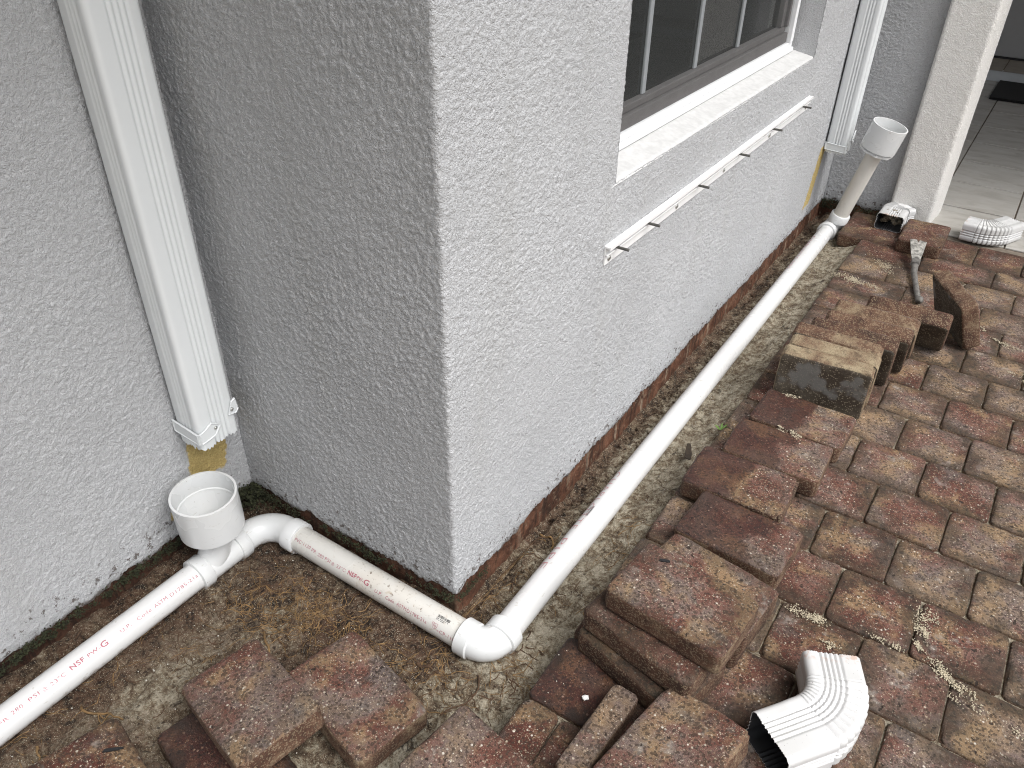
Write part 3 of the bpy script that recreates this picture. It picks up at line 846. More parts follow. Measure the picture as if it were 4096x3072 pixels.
# ================================================================ PVC DRAIN LINE
RP = .0298; ZP = -.038
drain = thing('drain_pipe', 'white plastic drain line with two open cups running along the trench', 'drain pipe', (.1, 0, ZP - RP))
def arc(c, r, a0, a1, u, w, n=14):
    c = Vector(c); u = Vector(u); w = Vector(w)
    return [c + u * r * math.cos(a) + w * r * math.sin(a) for a in np.linspace(R_(a0), R_(a1), n)]
XAp = -.508
pA = MB().tube([(XAp, -1.6, ZP), (XAp, -.23, ZP)], RP, 48).build('pipe', 'pvc', drain, angle=40)
YB = -.0405
pB = MB().tube([(-.415, YB + .0025, ZP), (.065, YB - .0025, ZP)], RP, 48).build('pipe', 'pvc_dirty', drain, angle=40)
C0 = Vector((.1125, .012, ZP)); C1 = Vector((.0945, 2.36, ZP + .006))
pC = MB().tube([C0, C1], RP, 48).build('pipe', 'pvc', drain, angle=40)
# sweep tee with its run along the left pipe
m_ = MB().tube([(XAp, -.236, ZP), (XAp, -.116, ZP)], .0332, 40)
for a, b in ((-.242, -.214), (-.140, -.112)):
    m_.tube([(XAp, a, ZP), (XAp, a + .001, ZP), (XAp, b - .002, ZP), (XAp, b, ZP)], [.0362, .0375, .0375, .0355], 40)
br = [Vector((XAp, -.205, ZP + .002)), Vector((XAp, -.193, ZP + .014)), Vector((XAp + .001, -.183, ZP + .030)), Vector((XAp + .002, -.177, ZP + .050)), Vector((XAp + .003, -.175, ZP + .075)), Vector((XAp + .004, -.1745, ZP + .092))]
m_.tube(br, [.030, .0315, .0325, .033, .033, .033], 40)
m_.build('tee_fitting', 'pvc_fitting', drain, angle=45)
# open reducer cups
def cup(base, axis, name='cup', s=1.0, flange=.050):
    prof = [(.030, 0), (flange, 0), (flange, .008), (.0665, .0125), (.0672, .03), (.0672, .106), (.0672, .1085), (.0625, .1088), (.0618, .106), (.0612, .066), (.0585, .0645), (.0575, .058), (.034, .030), (.0275, .012), (.0275, -.02)]
    prof = [(r_ * s, z_ * s) for r_, z_ in prof]
    mm = MB().lathe(prof, base, axis, 64)
    o = mm.build(name, 'pvc_fitting', drain, angle=35)
    ax = Vector(axis).normalized(); q = Vector((0, 0, 1)).rotation_difference(ax).to_matrix().to_4x4()
    hx = MB().prism([(flange * 1.12 * s * math.cos(a), flange * 1.12 * s * math.sin(a)) for a in np.linspace(.2, .2 + 2 * math.pi, 9)[:-1]], .0075 * s, Matrix.Translation(Vector(base) + ax * -.002 * s) @ q)
    hx.build('bushing', 'pvc_fitting', o)
    return o
cup((XAp + .003, -.1745, .0465), (.035, -.03, 1), 'cup', .985)
# long-sweep bend into the middle pipe
rb = .062
cb_ = Vector((XAp + rb, -.100, ZP))
path = [Vector((XAp, -.125, ZP)), Vector((XAp, -.112, ZP))] + arc(cb_, rb, 180, 90, (1, 0, 0), (0, 1, 0), 16) + [Vector((-.43, YB + .002, ZP))]
path = [Vector((p_.x, p_.y if p_.y < -.06 else min(p_.y, YB + .002), p_.z)) for p_ in path]
m_ = MB().tube(path, .0325, 40)
m_.tube([(-.436, YB + .0025, ZP), (-.434, YB + .0025, ZP), (-.405, YB + .0025, ZP), (-.403, YB + .0025, ZP)], [.0335, .0368, .0372, .0355], 40)
m_.build('elbow', 'pvc_fitting', drain, angle=45)
# tight elbow at the house corner
XC = C0.x; re_ = .040
ce = Vector((XC - re_, YB + re_ - .0025, ZP))
path = [Vector((.060, YB - .0025, ZP))] + arc(ce, re_, -90, 0, (1, 0, 0), (0, 1, 0), 14) + [Vector((XC, .020, ZP))]
m_ = MB().tube(path, .0340, 40)
m_.tube([(.048, YB - .0025, ZP), (.0495, YB - .0025, ZP), (.076, YB - .0025, ZP), (.078, YB - .0025, ZP)], [.036, .0378, .0378, .0352], 40)
m_.tube([(XC, -.014, ZP), (XC, -.012, ZP), (XC, .0165, ZP), (XC, .018, ZP)], [.0352, .0378, .0378, .036], 40)
m_.build('elbow', 'pvc_fitting', drain, angle=45)
# riser at the far end
rbase = Vector((.118, 2.392, ZP + .045)); rtop = Vector((.190, 2.375, .300)); rd = (rtop - rbase).normalized()
e1 = C1
path = [e1 + (C0 - C1).normalized() * .02, e1, e1.lerp(Vector((.100, 2.395, ZP + .012)), .75), Vector((.106, 2.398, ZP + .022)), rbase, rbase + rd * .02]
m_ = MB().tube(path, .0335, 32)
d_ = (C1 - C0).normalized()
m_.tube([e1 - d_ * .03, e1 - d_ * .028, e1 - d_ * .004, e1], [.0355, .0375, .0375, .035], 32)
m_.tube([rbase - rd * .006, rbase - rd * .004, rbase + rd * .026, rbase + rd * .028], [.035, .0375, .0375, .0355], 32)
m_.build('elbow', 'pvc_fitting', drain, angle=45)
pR = MB().tube([rbase, rtop], RP, 40).build('riser_pipe', 'pvc_riser', drain, angle=40)
cup(rtop + rd * .004, (.24, -.02, 1), 'cup', .965, .058)

# ---- printing on the pipes
def text_mesh(txt, size, bold=0.0):
    cu = bpy.data.curves.new('print', 'FONT'); cu.body = txt; cu.size = size; cu.align_x = 'LEFT'; cu.resolution_u = 3
    cu.offset = bold; cu.space_character = 1.12
    ob = bpy.data.objects.new('print', cu); COL.objects.link(ob)
    bpy.context.view_layer.update()
    me = bpy.data.meshes.new_from_object(ob.evaluated_get(bpy.context.evaluated_depsgraph_get()))
    bpy.data.objects.remove(ob); return me
def wrap(me, p0, rd_, up0, phi, r, name, mat, parent, squash=1.0, height=None, v0=0.0):
    """lay a flat mesh round a cylinder: u runs along rd_ from p0, v goes round it; phi = start angle about the axis from up0"""
    bm = bmesh.new(); bm.from_mesh(me)
    vs_ = [v.co.y for v in bm.verts]
    lo, hi = min(vs_), max(vs_); n = max(2, int((hi - lo) / .003))
    for i in range(1, n):
        yy = lo + (hi - lo) * i / n
        bmesh.ops.bisect_plane(bm, geom=list(bm.verts) + list(bm.edges) + list(bm.faces), plane_co=(0, yy, 0), plane_no=(0, 1, 0))
    rd_ = Vector(rd_).normalized(); u = Vector(up0).normalized(); u = (u - rd_ * u.dot(rd_)).normalized()
    w = rd_.cross(u)     # letter-up direction rotates u -> w
    off = wloc(parent)
    for v in bm.verts:
        a = phi + v.co.y / r
        v.co = Vector(p0) + rd_ * v.co.x * squash + (u * math.cos(a) + w * math.sin(a)) * (r + .00035) - off
    m2 = bpy.data.meshes.new(name); bm.to_mesh(m2); bm.free()
    return link_mesh(name, m2, mat, parent)
def printed(txt, size, start, rd_, phi, parent, length=None, bold=0.0, name='printed_text', mat='ink'):
    me = text_mesh(txt, size, bold)
    L = max(v.co.x for v in me.vertices)
    return wrap(me, start, rd_, (0, 0, 1), phi, RP, name, mat, parent, (length / L) if length else 1.0)
# left pipe, reading towards the tee (up-vector z, w = rd x up)
# rd=+y -> w = y x z = +x ; letters must point to -x, so measure with reversed w by reading with rd=+y and phi going to -x
def printed_on(txt, size, y_or_x, length, phi, which, bold=0.0, mat='ink', name='printed_text'):
    size *= 1.15; me = text_mesh(txt, size, bold); L = max(v.co.x for v in me.vertices); sq = length / L
    bm = bmesh.new(); bm.from_mesh(me)
    vs_ = [v.co.y for v in bm.verts]; lo, hi = min(vs_), max(vs_); n = max(2, int((hi - lo) / .003))
    for i in range(1, n):
        bmesh.ops.bisect_plane(bm, geom=list(bm.verts) + list(bm.edges) + list(bm.faces), plane_co=(0, lo + (hi - lo) * i / n, 0), plane_no=(0, 1, 0))
    base, rdv, u, w, parent = which
    off = wloc(parent); r = RP
    for v in bm.verts:
        a = phi + v.co.y / r
        v.co = base + rdv * (y_or_x + v.co.x * sq) + (u * math.cos(a) + w * math.sin(a)) * (r + .00035) - off
    m2 = bpy.data.meshes.new(name); bm.to_mesh(m2); bm.free()
    return link_mesh(name, m2, mat, parent)
Zv = Vector((0, 0, 1))
frA = (Vector((XAp, 0, ZP)), Vector((0, 1, 0)), Zv, Vector((-1, 0, 0)), pA)
frB = (Vector((0, YB + .0025 - .005 * .415 / .48, ZP)), Vector((1, -.005 / .48, 0)).normalized(), Zv, Vector((0, 1, 0)), pB)
dC = (C0 - C1).normalized()
frC = (C0.copy(), dC, Zv, Vector((1, 0, 0)), pC)
def P_A(t, y0, y1, size=.0088, phi=-42, bold=0.0): printed_on(t, size, y0, y1 - y0, R_(phi), frA, bold)
for t, a, b, s_, ph, bo in (('PVC 1120 PR', -.735, -.641, .0085, -44, 0), ('280', -.634, -.614, .0088, -40, 0), ('PSI', -.604, -.584, .0088, -40, 0), ('@', -.578, -.570, .0075, -41, 0),
                        ('23°C', -.563, -.535, .0088, -43, 0), ('NSF', -.525, -.497, .0110, -42, .0003), ('PW-', -.491, -.465, .0092, -43, .0001), ('G', -.464, -.450, .0135, -46, .0003),
                        ('U.P.', -.423, -.400, .0088, -44, 0), ('Code', -.387, -.356, .0088, -46, 0), ('ASTM', -.348, -.319, .0088, -47, 0), ('D1785-21a', -.313, -.246, .0088, -50, 0)):
    P_A(t, a, b, s_, ph, bo)
for t, a, b, s_, ph, bo in (('PVC', -.397, -.377, .0088, -50, 0), ('1120', -.372, -.349, .0088, -50, 0), ('PR', -.345, -.331, .0088, -53, 0), ('280', -.325, -.308, .0088, -56, 0), ('PSI', -.304, -.288, .0088, -56, 0),
                        ('@', -.283, -.276, .0075, -57, 0), ('23°C', -.269, -.244, .0088, -57, 0), ('NSF', -.237, -.213, .0112, -57, .0004), ('PW-', -.211, -.193, .0092, -55, .0001), ('G', -.192, -.178, .0135, -57, .0003),
                        ('U.P.', -.160, -.140, .0088, -64, 0), ('Code', -.130, -.107, .0088, -64, 0), ('ASTM', -.100, -.075, .0088, -64, 0), ('D1785-21a', -.073, -.022, .0088, -66, 0), ('CP-110-P', .011, .059, .0088, -72, 0)):
    printed_on(t, s_, a, b - a, R_(ph), frB, bo)
def onC(t, d0, d1, size, phi, bold=-.0004, mat='faint_ink', name='printed_text'):
    printed_on(t, size, -d0, d0 - d1, R_(phi), frC, bold, mat, name)
onC('CHARLOTTE', .530, .298, .0225, -55); onC('PIPE', .268, .158, .0225, -52)
onC('1200 2"', .126, .086, .008, -47); onC('PVC', .074, .050, .008, -49); onC('PIPE', .043, .016, .008, -49)
onC('CHARLOTTE PIPE', 2.20, 1.86, .0225, -55)
# certification shield (outline, diagonal band, letters)
def flat_on(mb2d, x0, phi, which, mat, name):
    """mb2d: list of quads in (u,v) metres"""
    me = bpy.data.meshes.new('tmp'); vs = []; fs = []
    for q in mb2d:
        b = len(vs); vs += [(p_[0], p_[1], 0) for p_ in q]; fs.append(tuple(range(b, b + len(q))))
    base, rdv, u, w, parent = which; off = wloc(parent)
    out = []
    for p_ in vs:
        a = R_(phi) + p_[1] / RP
        out.append(tuple(base + rdv * (x0 + p_[0]) + (u * math.cos(a) + w * math.sin(a)) * (RP + .0004) - off))
    me.from_pydata(out, [], fs); me.name = name
    return link_mesh(name, me, mat, parent)
def stroke(a, b, w=.0005):
    a = Vector((*a, 0)); b = Vector((*b, 0)); d = (b - a).normalized(); n = Vector((-d.y, d.x, 0)) * w
    k_ = max(1, int((b - a).length / .003)); out = []
    for i in range(k_):
        p_, q_ = a.lerp(b, i / k_), a.lerp(b, (i + 1) / k_)
        out.append([tuple((p_ - n)[:2]), tuple((q_ - n)[:2]), tuple((q_ + n)[:2]), tuple((p_ + n)[:2])])
    return out
sh = [(0, .012), (.002, .0125), (.0065, .0115), (.011, .0125), (.013, .012), (.0125, .006), (.0095, .002), (.0065, 0), (.0035, .002), (.0005, .006)]
sq_ = []
for i in range(len(sh)): sq_ += stroke(sh[i], sh[(i + 1) % len(sh)], .0003)
sq_ += stroke((.0008, .0105), (.0100, .0022), .0003) + stroke((.003, .0122), (.0122, .0048), .0003)
flat_on(sq_, -.009, -68, frB, 'ink', 'printed_shield')
printed_on('U.P.C', .0036, -.007, .009, R_(-57), frB)
printed_on('®', .0042, .005, .004, R_(-70), frB)
def barcode(x0, L, h, phi, which, seed, sub=True):
    r_ = random.Random(seed); q = []; x = 0
    while x < L:
        w = r_.choice((.0005, .0008, .0013)); q.append([(x, 0), (x + w, 0), (x + w, h * .5), (x, h * .5)]); q.append([(x, h * .5), (x + w, h * .5), (x + w, h), (x, h)]); x += w + r_.choice((.0005, .0007, .0011))
    if sub:
        for i in range(int(L / .0022)):
            x = i * .0022; y = -.0015
            if r_.random() < .85:
                hh = r_.choice((.0012, .0018)); q.append([(x, y - hh), (x + .0013, y - hh), (x + .0013, y), (x, y)])
            if r_.random() < .6: q.append([(x, y - .0042), (x + .0014, y - .0042), (x + .0014, y - .0028), (x, y - .0028)])
    flat_on(q, x0, phi, which, 'black_ink', 'printed_code')
barcode(-.006, .029, .0055, -20, frB, 3)
barcode(-.385, .036, .0045, -24, frC, 4)
# stamp on the corner elbow
q = MB(); r_ = random.Random(9)
cen = Vector((XC - .006, YB - .012, ZP)); 
for i in range(9):
    a = R_(-62); 
# ---- downspouts
def rib_profile(hx, hy, rc=.010, amp=.0028, nx=4, ny=3):
    """closed rounded rectangle, ribs pressed into the middle of each side"""
    pts = []
    def side(p, q, n, nr):
        p = Vector(p); q = Vector(q); d = (q - p); L = d.length; d.normalize(); nrm = Vector((d.y, -d.x))
        N = 64
        for i in range(N):
            t = i / N; s = t * L
            c0, c1 = .30, .86
            a = 0
            if c0 < t < c1:
                ph = (t - c0) / (c1 - c0) * n
                a = -amp * (1 - abs(math.cos(math.pi * ph))) ** .7
            pts.append(p + d * s + nrm * a)
    def corner(c, a0):
        for i in range(7):
            a = R_(a0 + 90 * i / 7); pts.append(Vector((c[0] + rc * math.cos(a), c[1] + rc * math.sin(a))))
    corner((hx - rc, -hy + rc), -90); side((hx, -hy + rc), (hx, hy - rc), nx, 0)
    corner((hx - rc, hy - rc), 0); side((hx - rc, hy), (-hx + rc, hy), ny, 0)
    corner((-hx + rc, hy - rc), 90); side((-hx, hy - rc), (-hx, -hy + rc), nx, 0)
    corner((-hx + rc, -hy + rc), 180); side((-hx + rc, -hy), (hx - rc, -hy), ny, 0)
    return pts
def downspout(label, x0, x1, y0, y1, zb, mirror, full_strap):
    cx_, cy_ = (x0 + x1) / 2, (y0 + y1) / 2; hx, hy = (x1 - x0) / 2, (y1 - y0) / 2
    t = thing('downspout', label, 'downspout', (cx_, cy_, zb), 'downspouts on the house wall')
    prof = rib_profile(hx, hy); n = len(prof)
    vs = []; fs = []
    levels = [0, .02, .05, .3, .8, 1.4, 2.48 - zb]
    for sgn, k_ in ((1, 1.0), (-1, .965)):
        for li, lz in enumerate(levels):
            for i, p_ in enumerate(prof):
                z = zb + lz
                if li == 0: z += .0022 * math.sin(i * .9) + .0018 * math.sin(i * .23 + 1)
                vs.append((cx_ + p_.x * k_, cy_ + p_.y * k_, z))
    m = len(levels)
    for L in range(m - 1):
        for i in range(n):
            a, b = L * n + i, L * n + (i + 1) % n
            fs.append((a, b, b + n, a + n)); o2 = m * n; fs.append((o2 + a, o2 + a + n, o2 + b + n, o2 + b))
    for i in range(n): fs.append((i, m * n + i, m * n + (i + 1) % n, (i + 1) % n))
    mm = MB(); mm.add(vs, fs); mm.build('pipe', 'gutter', t, angle=50)
    # straps: plates that hug the faces
    def plate(poly, mtx, name='strap'):
        o = MB().prism(poly, .0016, mtx).build(name, 'gutter', t)
        inner = Vector((sum(p_[0] for p_ in poly) / len(poly), sum(p_[1] for p_ in poly) / len(poly)))
        rim = MB(); nn = len(poly)
        for i in range(nn):
            a, b = Vector(poly[i]), Vector(poly[(i + 1) % nn]); d = (b - a).normalized(); nn_ = Vector((-d.y, d.x)) * .0028
            ia, ib = a + (inner - a) * .16, b + (inner - b) * .16
            rim.add([(*a, .0018), (*b, .0018), (*ib, .0018), (*ia, .0018), (*a, .0016), (*b, .0016), (*(a.lerp(ia, .5)), .0036), (*(b.lerp(ib, .5)), .0036)], [(0, 1, 7, 6), (6, 7, 2, 3)], mtx)
        rim.build('strap_rim', 'gutter', o); return o
    def screw(pos, axis):
        ax = Vector(axis)
        MB().lathe([(0, .0034), (.0022, .0033), (.0036, .0022), (.0042, .0004), (.0042, 0)], pos, ax, 12).build('screw', 'zinc', t, smooth=True)
    X1 = x1 + .0022
    fx = Matrix(((0, 0, 1, X1), (1, 0, 0, 0), (0, 1, 0, zb), (0, 0, 0, 1)))         # poly (y, z-zb) on the +x face
    fy = Matrix(((1, 0, 0, 0), (0, 0, -1, y0 - .0022), (0, 1, 0, zb), (0, 0, 0, 1)))  # poly (x, z-zb) on the -y face
    if not full_strap:
        plate([(x1 + .0035, .020), (x0 - .004, .026), (x0 - .004, .054), (x1 + .0035, .046)][::-1], fy)
        plate([(y0 - .002, .020), (y0 + .022, .022), (y0 + .034, .024), (y0 + .051, .042), (y0 + .030, .058), (y0 + .012, .049), (y0 - .002, .046)], fx)
        plate([(y1 - .020, .050), (y1 - .002, .046), (y1 + .006, .054), (y1 + .002, .082), (y1 - .008, .078)], fx)
        screw((X1 + .0016, y0 + .037, zb + .041), (1, 0, 0)); screw((X1 + .0016, y1 - .010, zb + .060), (1, 0, 0))
    else:
        plate([(x1 + .0035, .008), (x0 - .002, .012), (x0 - .002, .040), (x1 + .0035, .034)][::-1], fy)
        plate([(y0 - .002, .006), (y0 + .016, .012), (y0 + .010, .034), (y0 - .002, .034)], fx)
        plate([(y1 - .028, .040), (y1 - .006, .024), (y1 + .004, .030), (y1 + .004, .075), (y1 - .010, .066)], fx)
        screw((X1 + .0016, y0 + .008, zb + .020), (1, 0, 0)); screw((X1 + .0016, y1 - .012, zb + .045), (1, 0, 0))
    return t
downspout('large ribbed white downspout ending above the near cup, left of the recess', -.588, -.516, -.145, -.053, .232, False, False)
downspout('ribbed white downspout in the far corner beside the window', .006, .082, 2.368, 2.460, .268, False, True)

# ---- shutter track under the window
rail = thing('shutter_track', 'white aluminium shutter track with threaded studs screwed below the window', 'track', (.004, 1.245, .542))
RY0, RY1 = .530, 1.962
MB().bbox((.0020, RY0, .5215), (.0060, RY1, .5655), .0006).build('back_plate', 'rail', rail)
MB().bbox((.0062, RY0, .5595), (.0150, RY1, .5650), .0012).build('top_lip', 'rail', rail)
MB().bbox((.0062, RY0, .5430), (.0115, RY1, .5468), .0010).build('lower_lip', 'rail', rail)
MB().bbox((.0152, RY0, .5570), (.0172, RY1, .5648), .0006).build('top_lip', 'rail', rail)
for y in (.567, .719, 1.004, 1.293, 1.571, 1.863):
    m_ = MB(); pth = []; rr = []
    for i in range(31):
        pth.append((.005 + i * .0012, y, .5525)); rr.append(.0029 if i % 2 else .0034)
    m_.tube(pth, rr, 10); m_.build('stud', 'steel', rail, smooth=True)
    MB().tube([(.0046, y, .5525), (.0085, y, .5525)], .0055, 6).build('stud_head', 'steel', rail)
for y in (.548, .894, 1.20, 1.568, 1.930):
    s_ = MB().lathe([(0, .003), (.004, .0028), (.0062, .0016), (.0064, 0)], (.0061, y, .533), (1, 0, 0), 14).build('screw', 'zinc', rail, smooth=True)
    MB().box((.0088, y - .0035, .5325), (.0096, y + .0035, .5335)).build('screw_slot', 'steel', s_)

# ---- cut-off downspout elbows lying about
def elbow_mesh(arm1, arm2, bend, R, hw, hh):
    """centre line in the local XY plane: arm1 comes down -Y to the bend at the origin side, arm2 leaves; section width 2hw in plane, height 2hh"""
    st = []   # (pos, tangent angle, scale)
    ang0 = R_(-90)
    p = Vector((0, arm1))
    for i in range(5): st.append((Vector((0, arm1 * (1 - i / 4))), ang0, 1.0))
    n = 9; sub = 4
    c = Vector((-R, 0))            # bends towards -X
    for j in range(n):
        for i in range(sub):
            t = (j + (i + .5) / sub) / n
            a = -R_(bend) * t
            pos = c + Vector((R * math.cos(a), R * math.sin(a)))
            tt = (i + .5) / sub
            k_ = 1.0 + (.040 if tt > .2 else -.05) * (1 - .75 * tt)
            st.append((pos, ang0 + a, k_))
    a = -R_(bend); e = c + Vector((R * math.cos(a), R * math.sin(a))); d = Vector((math.cos(ang0 + a), math.sin(ang0 + a)))
    for i in range(1, 6): st.append((e + d * arm2 * i / 5, ang0 + a, 1.0 + (.01 if i == 1 else 0)))
    prof = rib_profile(hw, hh, .012, .0032, 3, 5); N = len(prof)
    vs = []; fs = []; inner_f = []
    for inner in (1.0, .975):
        for li, (pos, ta, k_) in enumerate(st):
            d = Vector((math.cos(ta), math.sin(ta))); w = Vector((-d.y, d.x))
            for i, q in enumerate(prof):
                jag = (.0006 * math.sin(i * 1.7)) if li in (0, len(st) - 1) else 0
                kk = k_ * inner
                pp = pos + w * q.x * kk + d * jag
                vs.append((pp.x, pp.y, q.y * (1 + (k_ - 1) * 1.25) * inner + hh))
    m = len(st)
    for L in range(m - 1):
        for i in range(N):
            a, b = L * N + i, L * N + (i + 1) % N; o2 = m * N
            fs.append((a, a + N, b + N, b)); fs.append((o2 + a, o2 + b, o2 + b + N, o2 + a + N)); inner_f.append(len(fs) - 1)
    for i in range(N):
        j = (i + 1) % N; o2 = m * N
        fs.append((i, j, o2 + j, o2 + i)); e0 = (m - 1) * N; fs.append((e0 + i, o2 + e0 + i, o2 + e0 + j, e0 + j))
    me = bpy.data.meshes.new('downspout_elbow'); me.from_pydata(vs, [], fs)
    me.polygons.foreach_set('use_smooth', [True] * len(me.polygons)); me.set_sharp_from_angle(angle=R_(42))
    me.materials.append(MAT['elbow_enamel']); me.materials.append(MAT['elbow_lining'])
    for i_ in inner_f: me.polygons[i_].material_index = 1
    return me
k = NB('elbow_enamel'); g_ = k.tc('Generated'); gs = k.sep(g_); p = k.tc('Object'); nn1 = k.noise(p, 55, 5, .65); nn2 = k.noise(p, 8, 3)
c_ = k.mix(k.ss(nn2, .35, .7), (.56, .56, .56), (.49, .49, .48))
scr = k.math('MULTIPLY', k.ss(gs[1], .90, .97), k.ss(nn1, .50, .60))
c_ = k.mix(k.math('MULTIPLY', scr, .6), c_, (.46, .27, .18))
c_ = k.mix(k.ss(k.noise(p, 260, 2), .735, .76), c_, (.06, .05, .04))
ins = k.n('ShaderNodeNewGeometry').outputs['Backfacing']
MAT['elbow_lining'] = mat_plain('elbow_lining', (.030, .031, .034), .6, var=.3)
MAT['elbow_enamel'] = k.fin(c_, .36, k.bump(nn2, .15, .004), .5)
eme = elbow_mesh(.050, .085, 62, .098, .050, .038)
def place_elbow(label, me, loc, rot):
    o = link_mesh('downspout_elbow', me, 'elbow_enamel' if not me.materials else None); o.location = loc; o.rotation_euler = rot
    return tag(o, label, 'downspout elbow', 'cut-off downspout elbows')
# near one: arm1 points to (-.43,.90) => local +Y turned by +25.5 deg
place_elbow('large white ribbed downspout elbow lying open-ended on the near pavers', eme, (.688, .178, .002), (0, 0, R_(25.5)))
eme2 = elbow_mesh(.045, .075, 70, .075, .046, .036)
place_elbow('white ribbed elbow lying on the porch tiles beyond the red paver', eme2, (.600, 2.515, .003 + .072), (0, math.pi, R_(84)))
eme3 = elbow_mesh(.09, .03, 40, .06, .050, .032)
o3 = place_elbow('short white elbow end packed with dark dirt, opening towards the viewer by the column', eme3, (.302, 2.50, .001), (0, 0, math.pi))
o3['label'] = 'short white elbow with dark dirty opening facing forward, by the column base'

m_ = MB()
for i in range(40):
    m_  # clods packed in the mouth
    u_ = rng.uniform(-.036, .036); w_ = rng.uniform(.022, .058)
    q_ = Euler((rng.uniform(0, 6), rng.uniform(0, 6), 0)).to_matrix().to_4x4()
    m_.add([(-1, -.6, 0), (.2, -1, .3), (1, .3, -.2), (-.3, .9, .1), (0, 0, .9), (0, .1, -.8)], [(0, 1, 4), (1, 2, 4), (2, 3, 4), (3, 0, 4), (1, 0, 5), (2, 1, 5), (3, 2, 5), (0, 3, 5)], Matrix.Translation((.302 + u_, 2.425 + rng.uniform(.02, .05), w_)) @ q_ @ Matrix.Scale(.012, 4))
tag(m_.build('dirt_clump', 'soil'), 'clump of dark dirt packed inside the short elbow by the column', 'dirt')
# ---- pry bar
bar = thing('pry_bar', 'rusty grey pry bar with flared notched blade leaning on the red paver', 'pry bar', (.49, 2.05, 0))
MAT['bar_steel'] = mat_plain('mortared_steel', (.42, .405, .37), .8, .1, var=.75, scale=70, bump=.6)
MAT['bar_shank'] = mat_plain('worn_steel', (.21, .20, .185), .65, .3, var=.5, scale=60, bump=.4)
bl = [(-.028, .105), (-.006, .108), (-.001, .090), (.004, .107), (.028, .102), (.020, .03), (.013, -.01), (-.013, -.012), (-.020, .03)]
zt = Matrix.Translation((.455, 2.135, .030)) @ Matrix.Rotation(R_(10), 4, 'Z') @ Matrix.Rotation(R_(14), 4, 'X')
MB().prism(bl, .005, zt).build('blade', 'bar_steel', bar)
pth = [Vector((.458, 2.125, .033)), Vector((.462, 2.09, .026)), Vector((.470, 2.04, .018)), Vector((.490, 1.97, .014)), Vector((.508, 1.90, .013)), Vector((.518, 1.862, .013))]
MB().tube(pth, [.010, .012, .0105, .009, .009, .009], 12).build('shank', 'bar_shank', bar, smooth=True)
MB().bbox((.446, 2.085, .020), (.474, 2.118, .042), .004).build('collar', 'bar_shank', bar)
MB().lathe([(0, -.014), (.009, -.010), (.0135, 0), (.011, .010), (0, .015)], (.524, 1.850, .014), (.4, -.9, 0), 14).build('ball_end', 'bar_shank', bar, smooth=True)

# ---- doormat
dm = MB(); dm.bbox((.365, 4.80, .002), (1.05, 5.285, .016), .003); o = dm.build('doormat', 'mat_fibre')
tag(o, 'black doormat on the shaded porch tiles before the door', 'doormat')
fr_ = MB(); r2 = random.Random(5)
for i in range(420):
    if i % 2: x, y, dx, dy = r2.uniform(.37, 1.04), 4.80, 0, -1
    else: x, y, dx, dy = .366, r2.uniform(4.81, 5.28), -1, 0
    L = r2.uniform(.006, .022); w = .0012
    fr_.add([(x - w * abs(dy), y - w * abs(dx), .010), (x + w * abs(dy), y + w * abs(dx), .010), (x + dx * L + r2.uniform(-.004, .004), y + dy * L + r2.uniform(-.004, .004), .004)], [(0, 1, 2)])
f_ = fr_.build('fringe', 'mat_fibre', o); f_['kind'] = 'stuff'

# ================================================================ small ground detail
def root_path(x, y, ang, L, n, wob, lift, rr):
    pts = []
    for i in range(n):
        z = float(soil_h(x, y)) + lift * (.6 + .6 * math.sin(i * 1.3 + x * 50))
        pts.append((x, y, z)); ang += rr.uniform(-wob, wob)
        x += math.cos(ang) * L / n; y += math.sin(ang) * L / n
        x = max(-.585, min(.23, x)); y = min(y, 2.55) if x > .01 else min(y, -.012)
    return pts
rr = random.Random(21)
fine = MB()
zones = [(-.33, -.15, .05, .03, 46), (-.25, -.16, .045, .04, 70), (-.17, -.145, .05, .035, 50), (-.40, -.21, .05, .04, 36), (-.30, -.22, .07, .03, 34), (-.12, -.19, .05, .03, 30), (-.02, -.15, .06, .04, 18), (-.33, -.33, .08, .09, 14), (.03, -.11, .06, .04, 40), (-.47, -.50, .05, .2, 30), (.035, .10, .03, .15, 40), (.19, .30, .05, .25, 26), (.17, -.05, .05, .07, 24)]
for cx_, cy_, sx_, sy_, cnt in zones:
    for i in range(cnt):
        x, y = rr.gauss(cx_, sx_ * .6), rr.gauss(cy_, sy_ * .6)
        if x < -.58 or (x < .02 and y > -.015): continue
        n = rr.randint(5, 9); r0 = rr.uniform(.0004, .0011)
        pth = root_path(x, y, rr.uniform(0, 6.28), rr.uniform(.025, .10), n, .75, .002, rr)
        fine.tube(pth, [r0 * (1 - .6 * j / n) for j in range(n)], 4, caps=False)
tag(fine.build('fine_roots', 'root'), 'mat of fine tan rootlets in the trench soil', 'roots', kind='stuff')
dk = MB()
for i in range(260):
    z_ = rr.choice(zones); x, y = rr.gauss(z_[0], z_[2]), rr.gauss(z_[1], z_[3])
    if x < -.58 or x > .22 or (x < .02 and y > -.015): continue
    n = rr.randint(4, 7); r0 = rr.uniform(.0005, .0013)
    dk.tube(root_path(x, y, rr.uniform(0, 6.28), rr.uniform(.02, .06), n, .8, .001, rr), [r0] * n, 4, caps=False)
tag(dk.build('dark_rootlets', 'root_dark'), 'scattered dark broken rootlets on the soil', 'roots', kind='stuff')
